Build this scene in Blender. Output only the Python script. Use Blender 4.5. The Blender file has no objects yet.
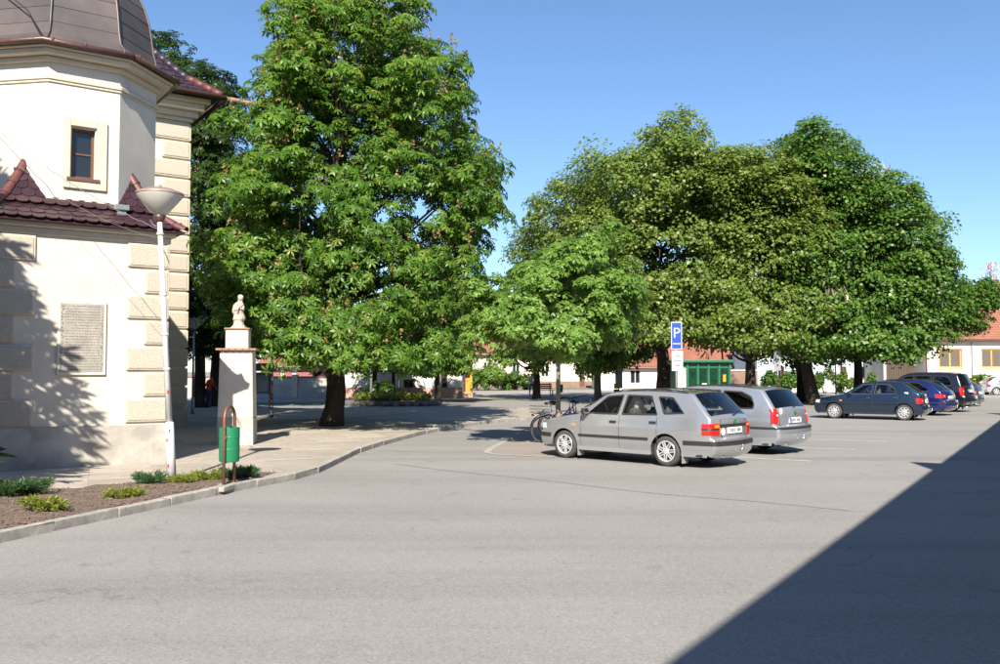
import bpy, bmesh, math, random
import numpy as np
from mathutils import Vector, Matrix
from mathutils.geometry import tessellate_polygon

sc = bpy.context.scene
col = sc.collection
R = math.radians
random.seed(7)

# ------------------------------------------------------------------ camera
F, CX, CY, HOR, CAMH = 900.0, 500.0, 332.0, 371.0, 1.8       # photo pixels (1000 x 664)
PITCH = math.atan((HOR - CY) / F)
cam = bpy.data.cameras.new('camera')
cam.sensor_width = 36.0
cam.sensor_fit = 'HORIZONTAL'
cam.lens = F / 1000.0 * 36.0
cam.clip_start = 0.1
cam.clip_end = 3000
camo = bpy.data.objects.new('camera', cam)
camo.location = (0, 0, CAMH)
camo.rotation_euler = (R(90) + PITCH, 0, 0)
col.objects.link(camo)
sc.camera = camo

# ------------------------------------------------------------------ sky and sun
SUN_EL, SUN_DX = R(37.5), 0.03                               # sunlight travels along +Y, a hair to the right
world = bpy.data.worlds.new('World')
sc.world = world
world.use_nodes = True
nt = world.node_tree
bgn = nt.nodes['Background']
sky = nt.nodes.new('ShaderNodeTexSky')
sky.sky_type = 'NISHITA'
sky.sun_disc = False
sky.sun_elevation = SUN_EL
sky.sun_rotation = R(180) - math.atan(SUN_DX)
sky.air_density = 1.0
sky.dust_density = 0.2
sky.ozone_density = 6.0
nt.links.new(sky.outputs['Color'], bgn.inputs['Color'])
bgn.inputs['Strength'].default_value = 0.085
sun = bpy.data.lights.new('sun', 'SUN')
sun.energy = 5.0
sun.angle = R(0.53)
sun.color = (1.0, 0.93, 0.82)
suno = bpy.data.objects.new('sun', sun)
SUNDIR = Vector((SUN_DX * math.cos(SUN_EL), math.cos(SUN_EL), -math.sin(SUN_EL))).normalized()
suno.rotation_euler = SUNDIR.to_track_quat('-Z', 'Y').to_euler()
suno.location = (0, -40, 40)
col.objects.link(suno)
sc.view_settings.view_transform = 'Standard'
sc.view_settings.look = 'None'
sc.view_settings.gamma = 1.0
sc.view_settings.use_curve_mapping = False
sc.view_settings.exposure = 1.05
sc.render.engine = 'CYCLES'
sc.cycles.max_bounces = 8
sc.cycles.transparent_max_bounces = 12

# ------------------------------------------------------------------ pixel helpers
_cp, _sp = math.cos(PITCH), math.sin(PITCH)
def ray(px, py):
    a, b = (px - CX) / F, -(py - CY) / F
    return Vector((a, _cp - b * _sp, b * _cp + _sp))
def gp(px, py, z=0.0):                       # pixel -> point on a level plane
    d = ray(px, py)
    return d * ((z - CAMH) / d.z) + Vector((0, 0, CAMH))
def at(px, py, Y):                           # pixel -> point at a given distance
    d = ray(px, py)
    return d * (Y / d.y) + Vector((0, 0, CAMH))
def onwall(px, py, o, n):                    # pixel -> point on a vertical wall through o with normal n
    d = ray(px, py)
    c = Vector((0, 0, CAMH))
    return c + d * ((Vector(o) - c).dot(n) / d.dot(n))

# ------------------------------------------------------------------ materials
MATS = {}
def _new(name):
    m = bpy.data.materials.new(name)
    m.use_nodes = True
    MATS[name] = m
    return m, m.node_tree, m.node_tree.nodes['Principled BSDF']
def mat(name, c, rough=0.6, metal=0.0, c2=None, scale=4.0, mix=(0.35, 0.65), bump=0.0, bscale=40.0, coat=0.0,
        spec=0.5, detail=6.0, stretch=(1, 1, 1), emit=None, trans=0.0, island=0.0, c3=None, c3scale=0.6):
    """principled material with optional noise tint (c2), broad patches (c3), fine bump and per-piece variation"""
    if name in MATS: return MATS[name]
    m, t, p = _new(name)
    L, N = t.links, t.nodes
    p.inputs['Base Color'].default_value = (*c, 1)
    p.inputs['Roughness'].default_value = rough
    p.inputs['Metallic'].default_value = metal
    p.inputs['Specular IOR Level'].default_value = spec
    p.inputs['Coat Weight'].default_value = coat
    p.inputs['Coat Roughness'].default_value = 0.04
    if trans:
        p.inputs['Transmission Weight'].default_value = trans
    tc = N.new('ShaderNodeTexCoord')
    mp = N.new('ShaderNodeMapping')
    mp.inputs['Scale'].default_value = stretch
    L.new(tc.outputs['Object'], mp.inputs['Vector'])
    cur = None
    if c2:
        n = N.new('ShaderNodeTexNoise'); n.inputs['Scale'].default_value = scale; n.inputs['Detail'].default_value = detail
        n.inputs['Roughness'].default_value = 0.62
        L.new(mp.outputs[0], n.inputs['Vector'])
        r = N.new('ShaderNodeMapRange'); r.inputs['From Min'].default_value = mix[0]; r.inputs['From Max'].default_value = mix[1]
        L.new(n.outputs['Fac'], r.inputs['Value'])
        x = N.new('ShaderNodeMix'); x.data_type = 'RGBA'
        x.inputs['A'].default_value = (*c, 1); x.inputs['B'].default_value = (*c2, 1)
        L.new(r.outputs[0], x.inputs['Factor'])
        cur = x.outputs['Result']
    if c3:
        n = N.new('ShaderNodeTexNoise'); n.inputs['Scale'].default_value = c3scale; n.inputs['Detail'].default_value = 5
        L.new(mp.outputs[0], n.inputs['Vector'])
        r = N.new('ShaderNodeMapRange'); r.inputs['From Min'].default_value = 0.48; r.inputs['From Max'].default_value = 0.72
        L.new(n.outputs['Fac'], r.inputs['Value'])
        x = N.new('ShaderNodeMix'); x.data_type = 'RGBA'
        x.inputs['B'].default_value = (*c3, 1)
        if cur: L.new(cur, x.inputs['A'])
        else: x.inputs['A'].default_value = (*c, 1)
        L.new(r.outputs[0], x.inputs['Factor'])
        cur = x.outputs['Result']
    if island:
        g = N.new('ShaderNodeObjectInfo')
        r = N.new('ShaderNodeMapRange'); r.inputs['To Min'].default_value = 1 - island; r.inputs['To Max'].default_value = 1 + island
        L.new(g.outputs['Random'], r.inputs['Value'])
        h = N.new('ShaderNodeHueSaturation')
        L.new(r.outputs[0], h.inputs['Value'])
        if cur: L.new(cur, h.inputs['Color'])
        else: h.inputs['Color'].default_value = (*c, 1)
        cur = h.outputs['Color']
    if cur: L.new(cur, p.inputs['Base Color'])
    if bump:
        n = N.new('ShaderNodeTexNoise'); n.inputs['Scale'].default_value = bscale; n.inputs['Detail'].default_value = 4
        L.new(mp.outputs[0], n.inputs['Vector'])
        b = N.new('ShaderNodeBump'); b.inputs['Strength'].default_value = bump; b.inputs['Distance'].default_value = 0.02
        L.new(n.outputs['Fac'], b.inputs['Height'])
        L.new(b.outputs[0], p.inputs['Normal'])
    return m
def leafmat(name, ca, cb, cc=None, transl=0.35, rough=0.38):
    """foliage: colour varies leaf by leaf, some light passes through"""
    m, t, p = _new(name)
    L, N = t.links, t.nodes
    g = N.new('ShaderNodeNewGeometry')
    cr = N.new('ShaderNodeValToRGB')
    cr.color_ramp.elements[0].color = (*ca, 1)
    cr.color_ramp.elements[1].color = (*cb, 1)
    cr.color_ramp.elements[1].position = 0.85
    if cc:
        e = cr.color_ramp.elements.new(1.0); e.color = (*cc, 1)
    L.new(g.outputs['Random Per Island'], cr.inputs['Fac'])
    L.new(cr.outputs['Color'], p.inputs['Base Color'])
    p.inputs['Roughness'].default_value = rough
    p.inputs['Specular IOR Level'].default_value = 0.3
    tr = N.new('ShaderNodeBsdfTranslucent')
    h = N.new('ShaderNodeHueSaturation'); h.inputs['Hue'].default_value = 0.485; h.inputs['Value'].default_value = 1.5
    L.new(cr.outputs['Color'], h.inputs['Color']); L.new(h.outputs['Color'], tr.inputs['Color'])
    mx = N.new('ShaderNodeMixShader'); mx.inputs['Fac'].default_value = transl
    L.new(p.outputs[0], mx.inputs[1]); L.new(tr.outputs[0], mx.inputs[2])
    L.new(mx.outputs[0], N['Material Output'].inputs['Surface'])
    return m
def glassmat(name, tint, opacity=0.35, rough=0.02):
    """thin pane: mostly see-through with tint, fresnel gloss on top"""
    m, t, p = _new(name)
    L, N = t.links, t.nodes
    N.remove(p)
    tr = N.new('ShaderNodeBsdfTransparent'); tr.inputs['Color'].default_value = (*tint, 1)
    gl = N.new('ShaderNodeBsdfGlossy'); gl.inputs['Roughness'].default_value = rough; gl.inputs['Color'].default_value = (1, 1, 1, 1)
    fr = N.new('ShaderNodeFresnel'); fr.inputs['IOR'].default_value = 1.5
    mx = N.new('ShaderNodeMixShader')
    L.new(fr.outputs[0], mx.inputs['Fac']); L.new(tr.outputs[0], mx.inputs[1]); L.new(gl.outputs[0], mx.inputs[2])
    L.new(mx.outputs[0], N['Material Output'].inputs['Surface'])
    return m

# ------------------------------------------------------------------ object helpers
def tag(o, label=None, cat=None, group=None, kind=None):
    if label: o['label'] = label
    if cat: o['category'] = cat
    if group: o['group'] = group
    if kind: o['kind'] = kind
    return o
def empty(name, loc=(0, 0, 0), rz=0.0, label=None, cat=None, group=None):
    o = bpy.data.objects.new(name, None)
    o.location = loc; o.rotation_euler = (0, 0, rz); o.empty_display_size = 0.2
    col.objects.link(o)
    return tag(o, label, cat, group)
def obj(name, me, parent=None):
    o = bpy.data.objects.new(name, me)
    col.objects.link(o)
    if parent: o.parent = parent
    return o
def copy_tree(o, parent=None):
    c = o.copy(); col.objects.link(c)
    if parent: c.parent = parent
    for ch in list(o.children): copy_tree(ch, c)
    return c

class MB:
    """mesh builder: collects shapes, then links them as one mesh object"""
    def __init__(s): s.v = []; s.f = []
    def add(s, vs, fs):
        k = len(s.v); s.v += [tuple(v) for v in vs]; s.f += [tuple(i + k for i in f) for f in fs]; return s
    def box(s, c, size, rz=0.0, M=None):
        x, y, z = [q / 2 for q in size]
        vs = [Vector((a * x, b * y, e * z)) for e in (-1, 1) for b in (-1, 1) for a in (-1, 1)]
        T = M if M else Matrix.Rotation(rz, 3, 'Z')
        vs = [T @ v + Vector(c) for v in vs]
        return s.add(vs, [(0, 2, 3, 1), (4, 5, 7, 6), (0, 1, 5, 4), (2, 6, 7, 3), (0, 4, 6, 2), (1, 3, 7, 5)])
    def bar(s, p, q, w, h, up=(0, 0, 1)):
        p, q = Vector(p), Vector(q); d = (q - p); l = d.length; d.normalize()
        y = Vector(up).cross(d)
        if y.length < 1e-4: y = Vector((1, 0, 0)).cross(d)
        y.normalize(); z = d.cross(y)
        M = Matrix((d, y, z)).transposed()
        return s.box((p + q) / 2, (l, w, h), M=M)
    def tube(s, pts, r, n=8, cap=True):
        pts = [Vector(p) for p in pts]
        rs = r if isinstance(r, (list, tuple)) else [r] * len(pts)
        k = len(s.v); prev = None
        for i, p in enumerate(pts):
            d = (pts[min(i + 1, len(pts) - 1)] - pts[max(i - 1, 0)]).normalized()
            if prev is None:
                a = Vector((0, 0, 1)).cross(d)
                if a.length < 0.1: a = Vector((1, 0, 0)).cross(d)
            else: a = prev - d * prev.dot(d)
            a.normalize(); b = d.cross(a); prev = a
            for j in range(n):
                t = 2 * math.pi * j / n
                s.v.append(tuple(p + (a * math.cos(t) + b * math.sin(t)) * rs[i]))
        for i in range(len(pts) - 1):
            for j in range(n):
                j2 = (j + 1) % n
                s.f.append((k + i * n + j, k + i * n + j2, k + (i + 1) * n + j2, k + (i + 1) * n + j))
        if cap:
            s.f.append(tuple(k + j for j in reversed(range(n))))
            s.f.append(tuple(k + (len(pts) - 1) * n + j for j in range(n)))
        return s
    def lathe(s, prof, n=16, M=None, c=(0, 0, 0), a0=0.0, a1=2 * math.pi):
        """prof: (radius, z) list, around local z"""
        k = len(s.v); full = abs(a1 - a0 - 2 * math.pi) < 1e-6; m = n if full else n + 1
        for (r, z) in prof:
            for j in range(m):
                t = a0 + (a1 - a0) * j / n
                v = Vector((r * math.cos(t), r * math.sin(t), z))
                if M: v = M @ v
                s.v.append(tuple(v + Vector(c)))
        for i in range(len(prof) - 1):
            for j in range(n):
                j2 = (j + 1) % m
                s.f.append((k + i * m + j, k + i * m + j2, k + (i + 1) * m + j2, k + (i + 1) * m + j))
        return s
    def prism(s, poly, z0, z1):
        n = len(poly)
        vs = [(p[0], p[1], z0) for p in poly] + [(p[0], p[1], z1) for p in poly]
        fs = [tuple(reversed(range(n))), tuple(range(n, 2 * n))] + [(i, (i + 1) % n, n + (i + 1) % n, n + i) for i in range(n)]
        return s.add(vs, fs)
    def grid(s, rows):
        k = len(s.v); m = len(rows[0])
        for r in rows: s.v += [tuple(p) for p in r]
        for i in range(len(rows) - 1):
            for j in range(m - 1):
                s.f.append((k + i * m + j, k + i * m + j + 1, k + (i + 1) * m + j + 1, k + (i + 1) * m + j))
        return s
    def mesh(s, name, m, smooth=False, bevel=0.0, seg=2, weld=False, sharp=None):
        me = bpy.data.meshes.new(name)
        me.from_pydata(s.v, [], s.f)
        bm = bmesh.new(); bm.from_mesh(me)
        if weld: bmesh.ops.remove_doubles(bm, verts=bm.verts, dist=1e-4)
        bmesh.ops.recalc_face_normals(bm, faces=bm.faces)
        if bevel:
            es = [e for e in bm.edges if len(e.link_faces) == 2 and e.calc_face_angle(0) > R(30)]
            bmesh.ops.bevel(bm, geom=es, offset=bevel, segments=seg, affect='EDGES', profile=0.5, clamp_overlap=True)
        if sharp:
            for e in bm.edges:
                if len(e.link_faces) == 2: e.smooth = e.calc_face_angle(0) < R(sharp)
        bm.to_mesh(me); bm.free()
        if smooth or sharp:
            me.polygons.foreach_set('use_smooth', [True] * len(me.polygons))
        for mm in (m if isinstance(m, (list, tuple)) else [m]): me.materials.append(mm)
        return me
    def build(s, name, m, parent=None, **k):
        return obj(name, s.mesh(name, m, **k), parent)

def facade(name, O, ux, W, z0, z1, holes, depth, m, parent=None, inward=None):
    """wall sheet from O along ux with rectangular openings (t0, t1, za, zb) and their reveals"""
    ux = Vector(ux).normalized()
    nin = Vector(inward) if inward else Vector((-ux.y, ux.x, 0))
    ts = sorted({0, W, *[h[0] for h in holes], *[h[1] for h in holes]})
    zs = sorted({z0, z1, *[h[2] for h in holes], *[h[3] for h in holes]})
    b = MB(); O = Vector(O)
    P = lambda t, z, d=0: O + ux * t + Vector((0, 0, z)) + nin * d
    for i in range(len(ts) - 1):
        for j in range(len(zs) - 1):
            tm, zm = (ts[i] + ts[i + 1]) / 2, (zs[j] + zs[j + 1]) / 2
            if any(h[0] < tm < h[1] and h[2] < zm < h[3] for h in holes): continue
            b.add([P(ts[i], zs[j]), P(ts[i + 1], zs[j]), P(ts[i + 1], zs[j + 1]), P(ts[i], zs[j + 1])], [(0, 1, 2, 3)])
    for h in holes:
        q = [(h[0], h[2]), (h[1], h[2]), (h[1], h[3]), (h[0], h[3])]
        for a in range(4):
            c, d = q[a], q[(a + 1) % 4]
            b.add([P(*c), P(*c, depth), P(*d, depth), P(*d)], [(0, 1, 2, 3)])
    me = bpy.data.meshes.new(name); me.from_pydata(b.v, [], b.f); me.materials.append(m)
    return obj(name, me, parent)

def window(O, ux, nin, h, depth, mframe, mpane, parent, cols=2, rows=1, fw=0.07, sill=None, name='window'):
    """window set back in an opening: frame bars, one pane per light, optional sill"""
    ux = Vector(ux).normalized(); nin = Vector(nin); O = Vector(O)
    M = Matrix((ux, nin, Vector((0, 0, 1)))).transposed()
    t0, t1, z0, z1 = h
    b = MB()
    def bx(ta, tb, za, zb, d0, d1, q):
        c = O + ux * ((ta + tb) / 2) + nin * ((d0 + d1) / 2) + Vector((0, 0, (za + zb) / 2))
        q.box(c, (tb - ta, d1 - d0, zb - za), M=M)
    d0, d1 = depth - 0.06, depth
    bx(t0, t0 + fw, z0, z1, d0, d1, b); bx(t1 - fw, t1, z0, z1, d0, d1, b)
    bx(t0 + fw, t1 - fw, z0, z0 + fw, d0, d1, b); bx(t0 + fw, t1 - fw, z1 - fw, z1, d0, d1, b)
    cw = (t1 - t0 - 2 * fw - (cols - 1) * fw) / cols; rh = (z1 - z0 - 2 * fw - (rows - 1) * fw * .6) / rows
    panes = []
    for i in range(cols):
        ta = t0 + fw + i * (cw + fw)
        if i: bx(ta - fw, ta, z0 + fw, z1 - fw, d0 - 0.008, d1, b)
        for j in range(rows):
            za = z0 + fw + j * (rh + fw * .6)
            if j: bx(ta, ta + cw, za - fw * .6, za, d0 + 0.006, d1, b)
            panes.append((ta, ta + cw, za, za + rh))
    o = b.build(name, mframe, parent)
    for p in panes:
        q = MB(); bx(*p, d0 + 0.03, d0 + 0.036, q); q.build('pane', mpane, o)
    if sill:
        q = MB(); bx(t0 - 0.08, t1 + 0.08, z0 - 0.06, z0 - 0.002, -0.07, d0 - 0.002, q); q.build('sill', sill, o)
    return o

def text_mesh(txt, size, name, m, parent, M, ext=0.002, align='CENTER'):
    cu = bpy.data.curves.new('t', 'FONT'); cu.body = txt; cu.size = size; cu.extrude = ext
    cu.align_x = align; cu.align_y = 'CENTER'
    t = bpy.data.objects.new('t', cu); col.objects.link(t)
    bpy.context.view_layer.update()
    me = bpy.data.meshes.new_from_object(t.evaluated_get(bpy.context.evaluated_depsgraph_get()))
    bpy.data.objects.remove(t); bpy.data.curves.remove(cu)
    me.transform(M); me.materials.clear(); me.materials.append(m)
    return obj(name, me, parent)
# ================================================================== ground
def road_material(name, base, dark, light, bumps=0.25):
    m, t, p = _new(name)
    L, N = t.links, t.nodes
    tc = N.new('ShaderNodeTexCoord')
    def noise(scale, detail=5, vec=None, rough=0.6):
        n = N.new('ShaderNodeTexNoise'); n.inputs['Scale'].default_value = scale; n.inputs['Detail'].default_value = detail
        n.inputs['Roughness'].default_value = rough
        L.new(vec or tc.outputs['Object'], n.inputs['Vector']); return n.outputs['Fac']
    def ramp(v, a, b, lo=0.0, hi=1.0):
        r = N.new('ShaderNodeMapRange'); r.inputs['From Min'].default_value = a; r.inputs['From Max'].default_value = b
        r.inputs['To Min'].default_value = lo; r.inputs['To Max'].default_value = hi
        L.new(v, r.inputs['Value']); return r.outputs[0]
    def mix(f, a, b):
        x = N.new('ShaderNodeMix'); x.data_type = 'RGBA'
        L.new(f, x.inputs['Factor'])
        for s, q in (('A', a), ('B', b)):
            if isinstance(q, tuple): x.inputs[s].default_value = (*q, 1)
            else: L.new(q, x.inputs[s])
        return x.outputs['Result']
    c = mix(ramp(noise(0.22, 5), 0.38, 0.62), base, light)                 # broad wear
    mp = N.new('ShaderNodeMapping'); mp.inputs['Rotation'].default_value = (0, 0, R(-50)); mp.inputs['Scale'].default_value = (0.04, 0.8, 1)
    L.new(tc.outputs['Object'], mp.inputs['Vector'])
    c = mix(ramp(noise(0.8, 4, mp.outputs[0]), 0.50, 0.68, 0, 0.55), c, dark)   # tracks worn by wheels
    c = mix(ramp(noise(1.7, 7, None, 0.7), 0.60, 0.68, 0, 0.65), c, dark)       # oil and damp stains
    c = mix(ramp(noise(9, 4), 0.45, 0.75, 0, 0.35), c, light)
    c = mix(ramp(noise(38, 3), 0.35, 0.7, 0, 0.32), c, dark)
    sp = N.new('ShaderNodeTexVoronoi'); sp.inputs['Scale'].default_value = 70
    L.new(tc.outputs['Object'], sp.inputs['Vector'])
    sr = N.new('ShaderNodeSeparateColor'); L.new(sp.outputs['Color'], sr.inputs['Color'])
    c = mix(ramp(sr.outputs[0], 0.72, 0.80, 0, 0.24), c, tuple(min(1, q * 1.5) for q in light))   # pale chippings
    c = mix(ramp(sr.outputs[1], 0.78, 0.86, 0, 0.28), c, tuple(q * .55 for q in dark))              # dark chippings
    wv = N.new('ShaderNodeVectorMath'); wv.operation = 'MULTIPLY_ADD'
    nz = N.new('ShaderNodeTexNoise'); nz.inputs['Scale'].default_value = 1.3; nz.inputs['Detail'].default_value = 6
    L.new(tc.outputs['Object'], nz.inputs['Vector']); L.new(nz.outputs['Color'], wv.inputs[0]); wv.inputs[1].default_value = (1.1, 1.1, 0); L.new(tc.outputs['Object'], wv.inputs[2])
    vo = N.new('ShaderNodeTexVoronoi'); vo.feature = 'DISTANCE_TO_EDGE'; vo.inputs['Scale'].default_value = 0.19
    L.new(wv.outputs[0], vo.inputs['Vector'])
    ck = ramp(vo.outputs['Distance'], 0.0012, 0.0030, 1, 0)
    mk = N.new('ShaderNodeMath'); mk.operation = 'MULTIPLY'
    L.new(ck, mk.inputs[0]); L.new(ramp(noise(0.35, 3), 0.50, 0.60, 0, 0.3), mk.inputs[1])
    c = mix(mk.outputs[0], c, tuple(q * .5 for q in dark))                 # hairline cracks
    L.new(c, p.inputs['Base Color'])
    p.inputs['Roughness'].default_value = 0.85
    p.inputs['Specular IOR Level'].default_value = 0.3
    b = N.new('ShaderNodeBump'); b.inputs['Strength'].default_value = bumps; b.inputs['Distance'].default_value = 0.01
    L.new(noise(140, 3), b.inputs['Height']); L.new(b.outputs[0], p.inputs['Normal'])
    return m
M_ASPH = road_material('asphalt', (0.250, 0.237, 0.221), (0.160, 0.153, 0.145), (0.285, 0.271, 0.253))
M_ASPH2 = road_material('pink_asphalt', (0.265, 0.225, 0.203), (0.20, 0.168, 0.15), (0.30, 0.26, 0.236))
M_PAVE = mat('pavement', (0.345, 0.30, 0.245), 0.9, c2=(0.27, 0.237, 0.192), scale=1.3, bump=0.25, bscale=60, c3=(0.36, 0.315, 0.255), c3scale=0.8)
M_SLAB = mat('slab', (0.40, 0.352, 0.287), 0.9, c2=(0.315, 0.275, 0.225), scale=3.0, bump=0.25, bscale=60, island=0.10)
M_KERB = mat('kerb', (0.40, 0.375, 0.33), 0.9, c2=(0.25, 0.235, 0.205), scale=7, bump=0.4, bscale=50, island=0.08)
M_SOIL = mat('soil', (0.10, 0.068, 0.05), 1.0, c2=(0.185, 0.13, 0.097), scale=16, bump=1.0, bscale=45)
M_GRASS = mat('grass', (0.10, 0.15, 0.03), 1.0, c2=(0.17, 0.19, 0.06), scale=3, bump=0.6, bscale=80)
M_SAND = mat('dusty_ground', (0.47, 0.38, 0.27), 1.0, c2=(0.33, 0.26, 0.18), scale=1.6, bump=0.4, bscale=50)
M_PAINT = mat('road_paint', (0.52, 0.51, 0.48), 0.8, c2=(0.30, 0.285, 0.265), scale=9, mix=(0.42, 0.72), bump=0.2, bscale=90)
M_TAR = mat('tar', (0.16, 0.15, 0.14), 0.7, c2=(0.24, 0.225, 0.21), scale=3)

def sheet(name, pts, z, m, parent=None, kind='structure'):
    b = MB(); b.add([(p[0], p[1], z) for p in pts], [tuple(range(len(pts)))])
    me = bpy.data.meshes.new(name); me.from_pydata(b.v, [], b.f)
    bm = bmesh.new(); bm.from_mesh(me); bmesh.ops.triangulate(bm, faces=bm.faces)
    for f in bm.faces:
        if f.normal.z < 0: f.normal_flip()
    bm.to_mesh(me); bm.free(); me.materials.append(m)
    o = obj(name, me, parent)
    if kind and not parent: o['kind'] = kind
    return o
def ribbon(name, path, w, z, m, parent=None):
    rows = []
    for i, p in enumerate(path):
        d = (Vector(path[min(i + 1, len(path) - 1)][:2]) - Vector(path[max(i - 1, 0)][:2])).normalized()
        n = Vector((-d.y, d.x)) * (w / 2)
        rows.append([(p[0] + n.x, p[1] + n.y, z), (p[0] - n.x, p[1] - n.y, z)])
    o = MB().grid(rows).build(name, m, parent)
    if not parent: o['kind'] = 'structure'
    return o
def smooth_path(pts, step):
    """Catmull-Rom through 2-D points, resampled at equal steps"""
    P = [Vector(p[:2]) for p in pts]; P = [2 * P[0] - P[1]] + P + [2 * P[-1] - P[-2]]
    fine = []
    for i in range(1, len(P) - 2):
        for k in range(24):
            t = k / 24
            fine.append(0.5 * ((2 * P[i]) + (P[i + 1] - P[i - 1]) * t + (2 * P[i - 1] - 5 * P[i] + 4 * P[i + 1] - P[i + 2]) * t * t
                               + (3 * P[i] - P[i - 1] - 3 * P[i + 1] + P[i + 2]) * t ** 3))
    fine.append(P[-2])
    out = [fine[0]]; acc = 0.0
    for a, b in zip(fine, fine[1:]):
        l = (b - a).length
        while acc + l >= step:
            t = (step - acc) / l; a = a + (b - a) * t; out.append(a.copy()); l = (b - a).length; acc = 0.0
        acc += l
    return out

KZ = 0.11
G = lambda x, y, z=0.0: gp(x, y, z).xy
sheet('ground', [(-900, -60), (900, -60), (900, 1500), (-900, 1500)], 0.0, M_ASPH)
# kerb line: from the planted bed round the pavement's corner and on towards the square
kpix = [(-110, 556), (-40, 540), (0, 531.5), (60, 519), (120, 507), (180, 494.5), (240, 482.5), (285, 474.5), (315, 467), (338, 456.5), (360, 447), (390, 438.5), (430, 429), (476, 421.6), (505, 418.6), (545, 415.5)]
kpath = smooth_path([G(x, y, KZ) for x, y in kpix], 1.0)
kerb = empty('kerb'); kerb['kind'] = 'structure'
kmeshes = []
for k in range(6):
    b = MB().box((0.497, 0, 0), (0.992, 0.125, 0.26))
    me = b.mesh('kerb_stone', M_KERB, bevel=0.009)
    for v in me.vertices:
        v.co += Vector((random.uniform(-.004, .004), random.uniform(-.006, .006), random.uniform(-.005, .005)))
    kmeshes.append(me)
for i, (a, b) in enumerate(zip(kpath, kpath[1:])):
    o = obj('kerb_stone', kmeshes[i % 6], kerb)
    d = b - a
    o.location = (a.x, a.y, KZ - 0.13 + random.uniform(-.006, .006)); o.rotation_euler = (0, 0, math.atan2(d.y, d.x) + random.uniform(-.006, .006))
# pavement behind the kerb
inner = []
for i, p in enumerate(kpath):
    d = (kpath[min(i + 1, len(kpath) - 1)] - kpath[max(i - 1, 0)]).normalized()
    inner.append(p + Vector((-d.y, d.x)) * 0.066)
back = [G(545, 409.5), G(470, 409.5), G(380, 410), G(180, 410), Vector((-40, 42)), Vector((-40, 9))]
sheet('pavement', [tuple(p) for p in inner] + [tuple(p) for p in back], KZ - 0.010, M_PAVE)
# gutter: a slightly darker worn strip at the foot of the kerb
outer = [2 * p - q for p, q in zip(kpath, inner)]
# planted bed
front = [p for p in inner if p.x < G(287, 474).x]
bedback = [G(278, 471.5, KZ), G(235, 474.5, KZ), G(190, 478, KZ), G(150, 481.5, KZ), G(100, 486.5, KZ), G(50, 490.5, KZ), G(0, 494, KZ), G(-110, 500, KZ)]
b = MB()
poly = [tuple(p) for p in front] + [tuple(p) for p in bedback]
me = bpy.data.meshes.new('soil_bed')
tri = tessellate_polygon([[Vector((p[0], p[1], 0)) for p in poly]])
me.from_pydata([(p[0], p[1], 0) for p in poly], [], tri)
bm = bmesh.new(); bm.from_mesh(me)
x0 = min(p[0] for p in poly); x1 = max(p[0] for p in poly); y0 = min(p[1] for p in poly); y1 = max(p[1] for p in poly)
for k in range(int((x1 - x0) / 0.14)): bmesh.ops.bisect_plane(bm, geom=bm.verts[:] + bm.edges[:] + bm.faces[:], plane_co=(x0 + .14 * k, 0, 0), plane_no=(1, 0, 0))
for k in range(int((y1 - y0) / 0.14)): bmesh.ops.bisect_plane(bm, geom=bm.verts[:] + bm.edges[:] + bm.faces[:], plane_co=(0, y0 + .14 * k, 0), plane_no=(0, 1, 0))
for v in bm.verts: v.co.z = KZ - 0.006 + (0 if v.is_boundary else random.uniform(0.0, 0.045))
for f in bm.faces:
    if f.normal.z < 0: f.normal_flip()
    f.smooth = True
bm.to_mesh(me); bm.free(); me.materials.append(M_SOIL)
o = obj('soil_bed', me); o['kind'] = 'structure'
# mulch chips scattered over the soil
rng = random.Random(3)
def inpoly(p, poly):
    c = False; n = len(poly)
    for i in range(n):
        a, b_ = poly[i], poly[i - 1]
        if (a[1] > p[1]) != (b_[1] > p[1]) and p[0] < (b_[0] - a[0]) * (p[1] - a[1]) / (b_[1] - a[1]) + a[0]: c = not c
    return c
b = MB(); n = 0
while n < 2600:
    p = (rng.uniform(max(x0, -9.5), x1), rng.uniform(y0, y1))
    if not inpoly(p, poly): continue
    n += 1
    s = rng.uniform(0.006, 0.018)
    M = Matrix.Rotation(rng.uniform(0, 6.28), 3, 'Z') @ Matrix.Rotation(rng.uniform(-.5, .5), 3, 'X')
    b.box((p[0], p[1], KZ + 0.02 + rng.uniform(0, .01)), (s * 2.2, s, s * .5), M=M)
M_MULCH = mat('bark_mulch', (0.115, 0.078, 0.058), 0.95, c2=(0.21, 0.16, 0.125), scale=30)
o = b.build('bark_mulch', M_MULCH); tag(o, 'brown bark mulch chips scattered over the planted bed', 'mulch', kind='stuff')
# paving slabs laid in the pavement, clear of kerb and bed
pav = empty('pavement_slabs'); pav['kind'] = 'structure'
smesh = []
for k in range(5):
    me = MB().box((0, 0, 0), (0.988, 0.988, 0.03)).mesh('paving_slab', M_SLAB, bevel=0.004, seg=1); smesh.append(me)
pavpoly = [tuple(p) for p in inner] + [tuple(p) for p in back]
ang = R(24); ca, sa = math.cos(ang), math.sin(ang)
cells = []
for i in range(-30, 31):
    for j in range(-6, 34):
        c = Vector((-6.5 + i * ca - j * sa, 18 + i * sa + j * ca))
        pr = c.x / max(c.y, 1)
        if not (-0.60 < pr < 0.02) or c.y > 36: continue
        ok = all(inpoly((c.x + dx * ca * .56 - dy * sa * .56, c.y + dx * sa * .56 + dy * ca * .56), pavpoly) for dx in (-1, 0, 1) for dy in (-1, 0, 1))
        bad = any(inpoly((c.x + dx * ca * .5 - dy * sa * .5, c.y + dx * sa * .5 + dy * ca * .5), poly) for dx in (-1, 0, 1) for dy in (-1, 0, 1))
        if ok and not bad: cells.append((c.length, c))
cells.sort(key=lambda q: q[0])
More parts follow.
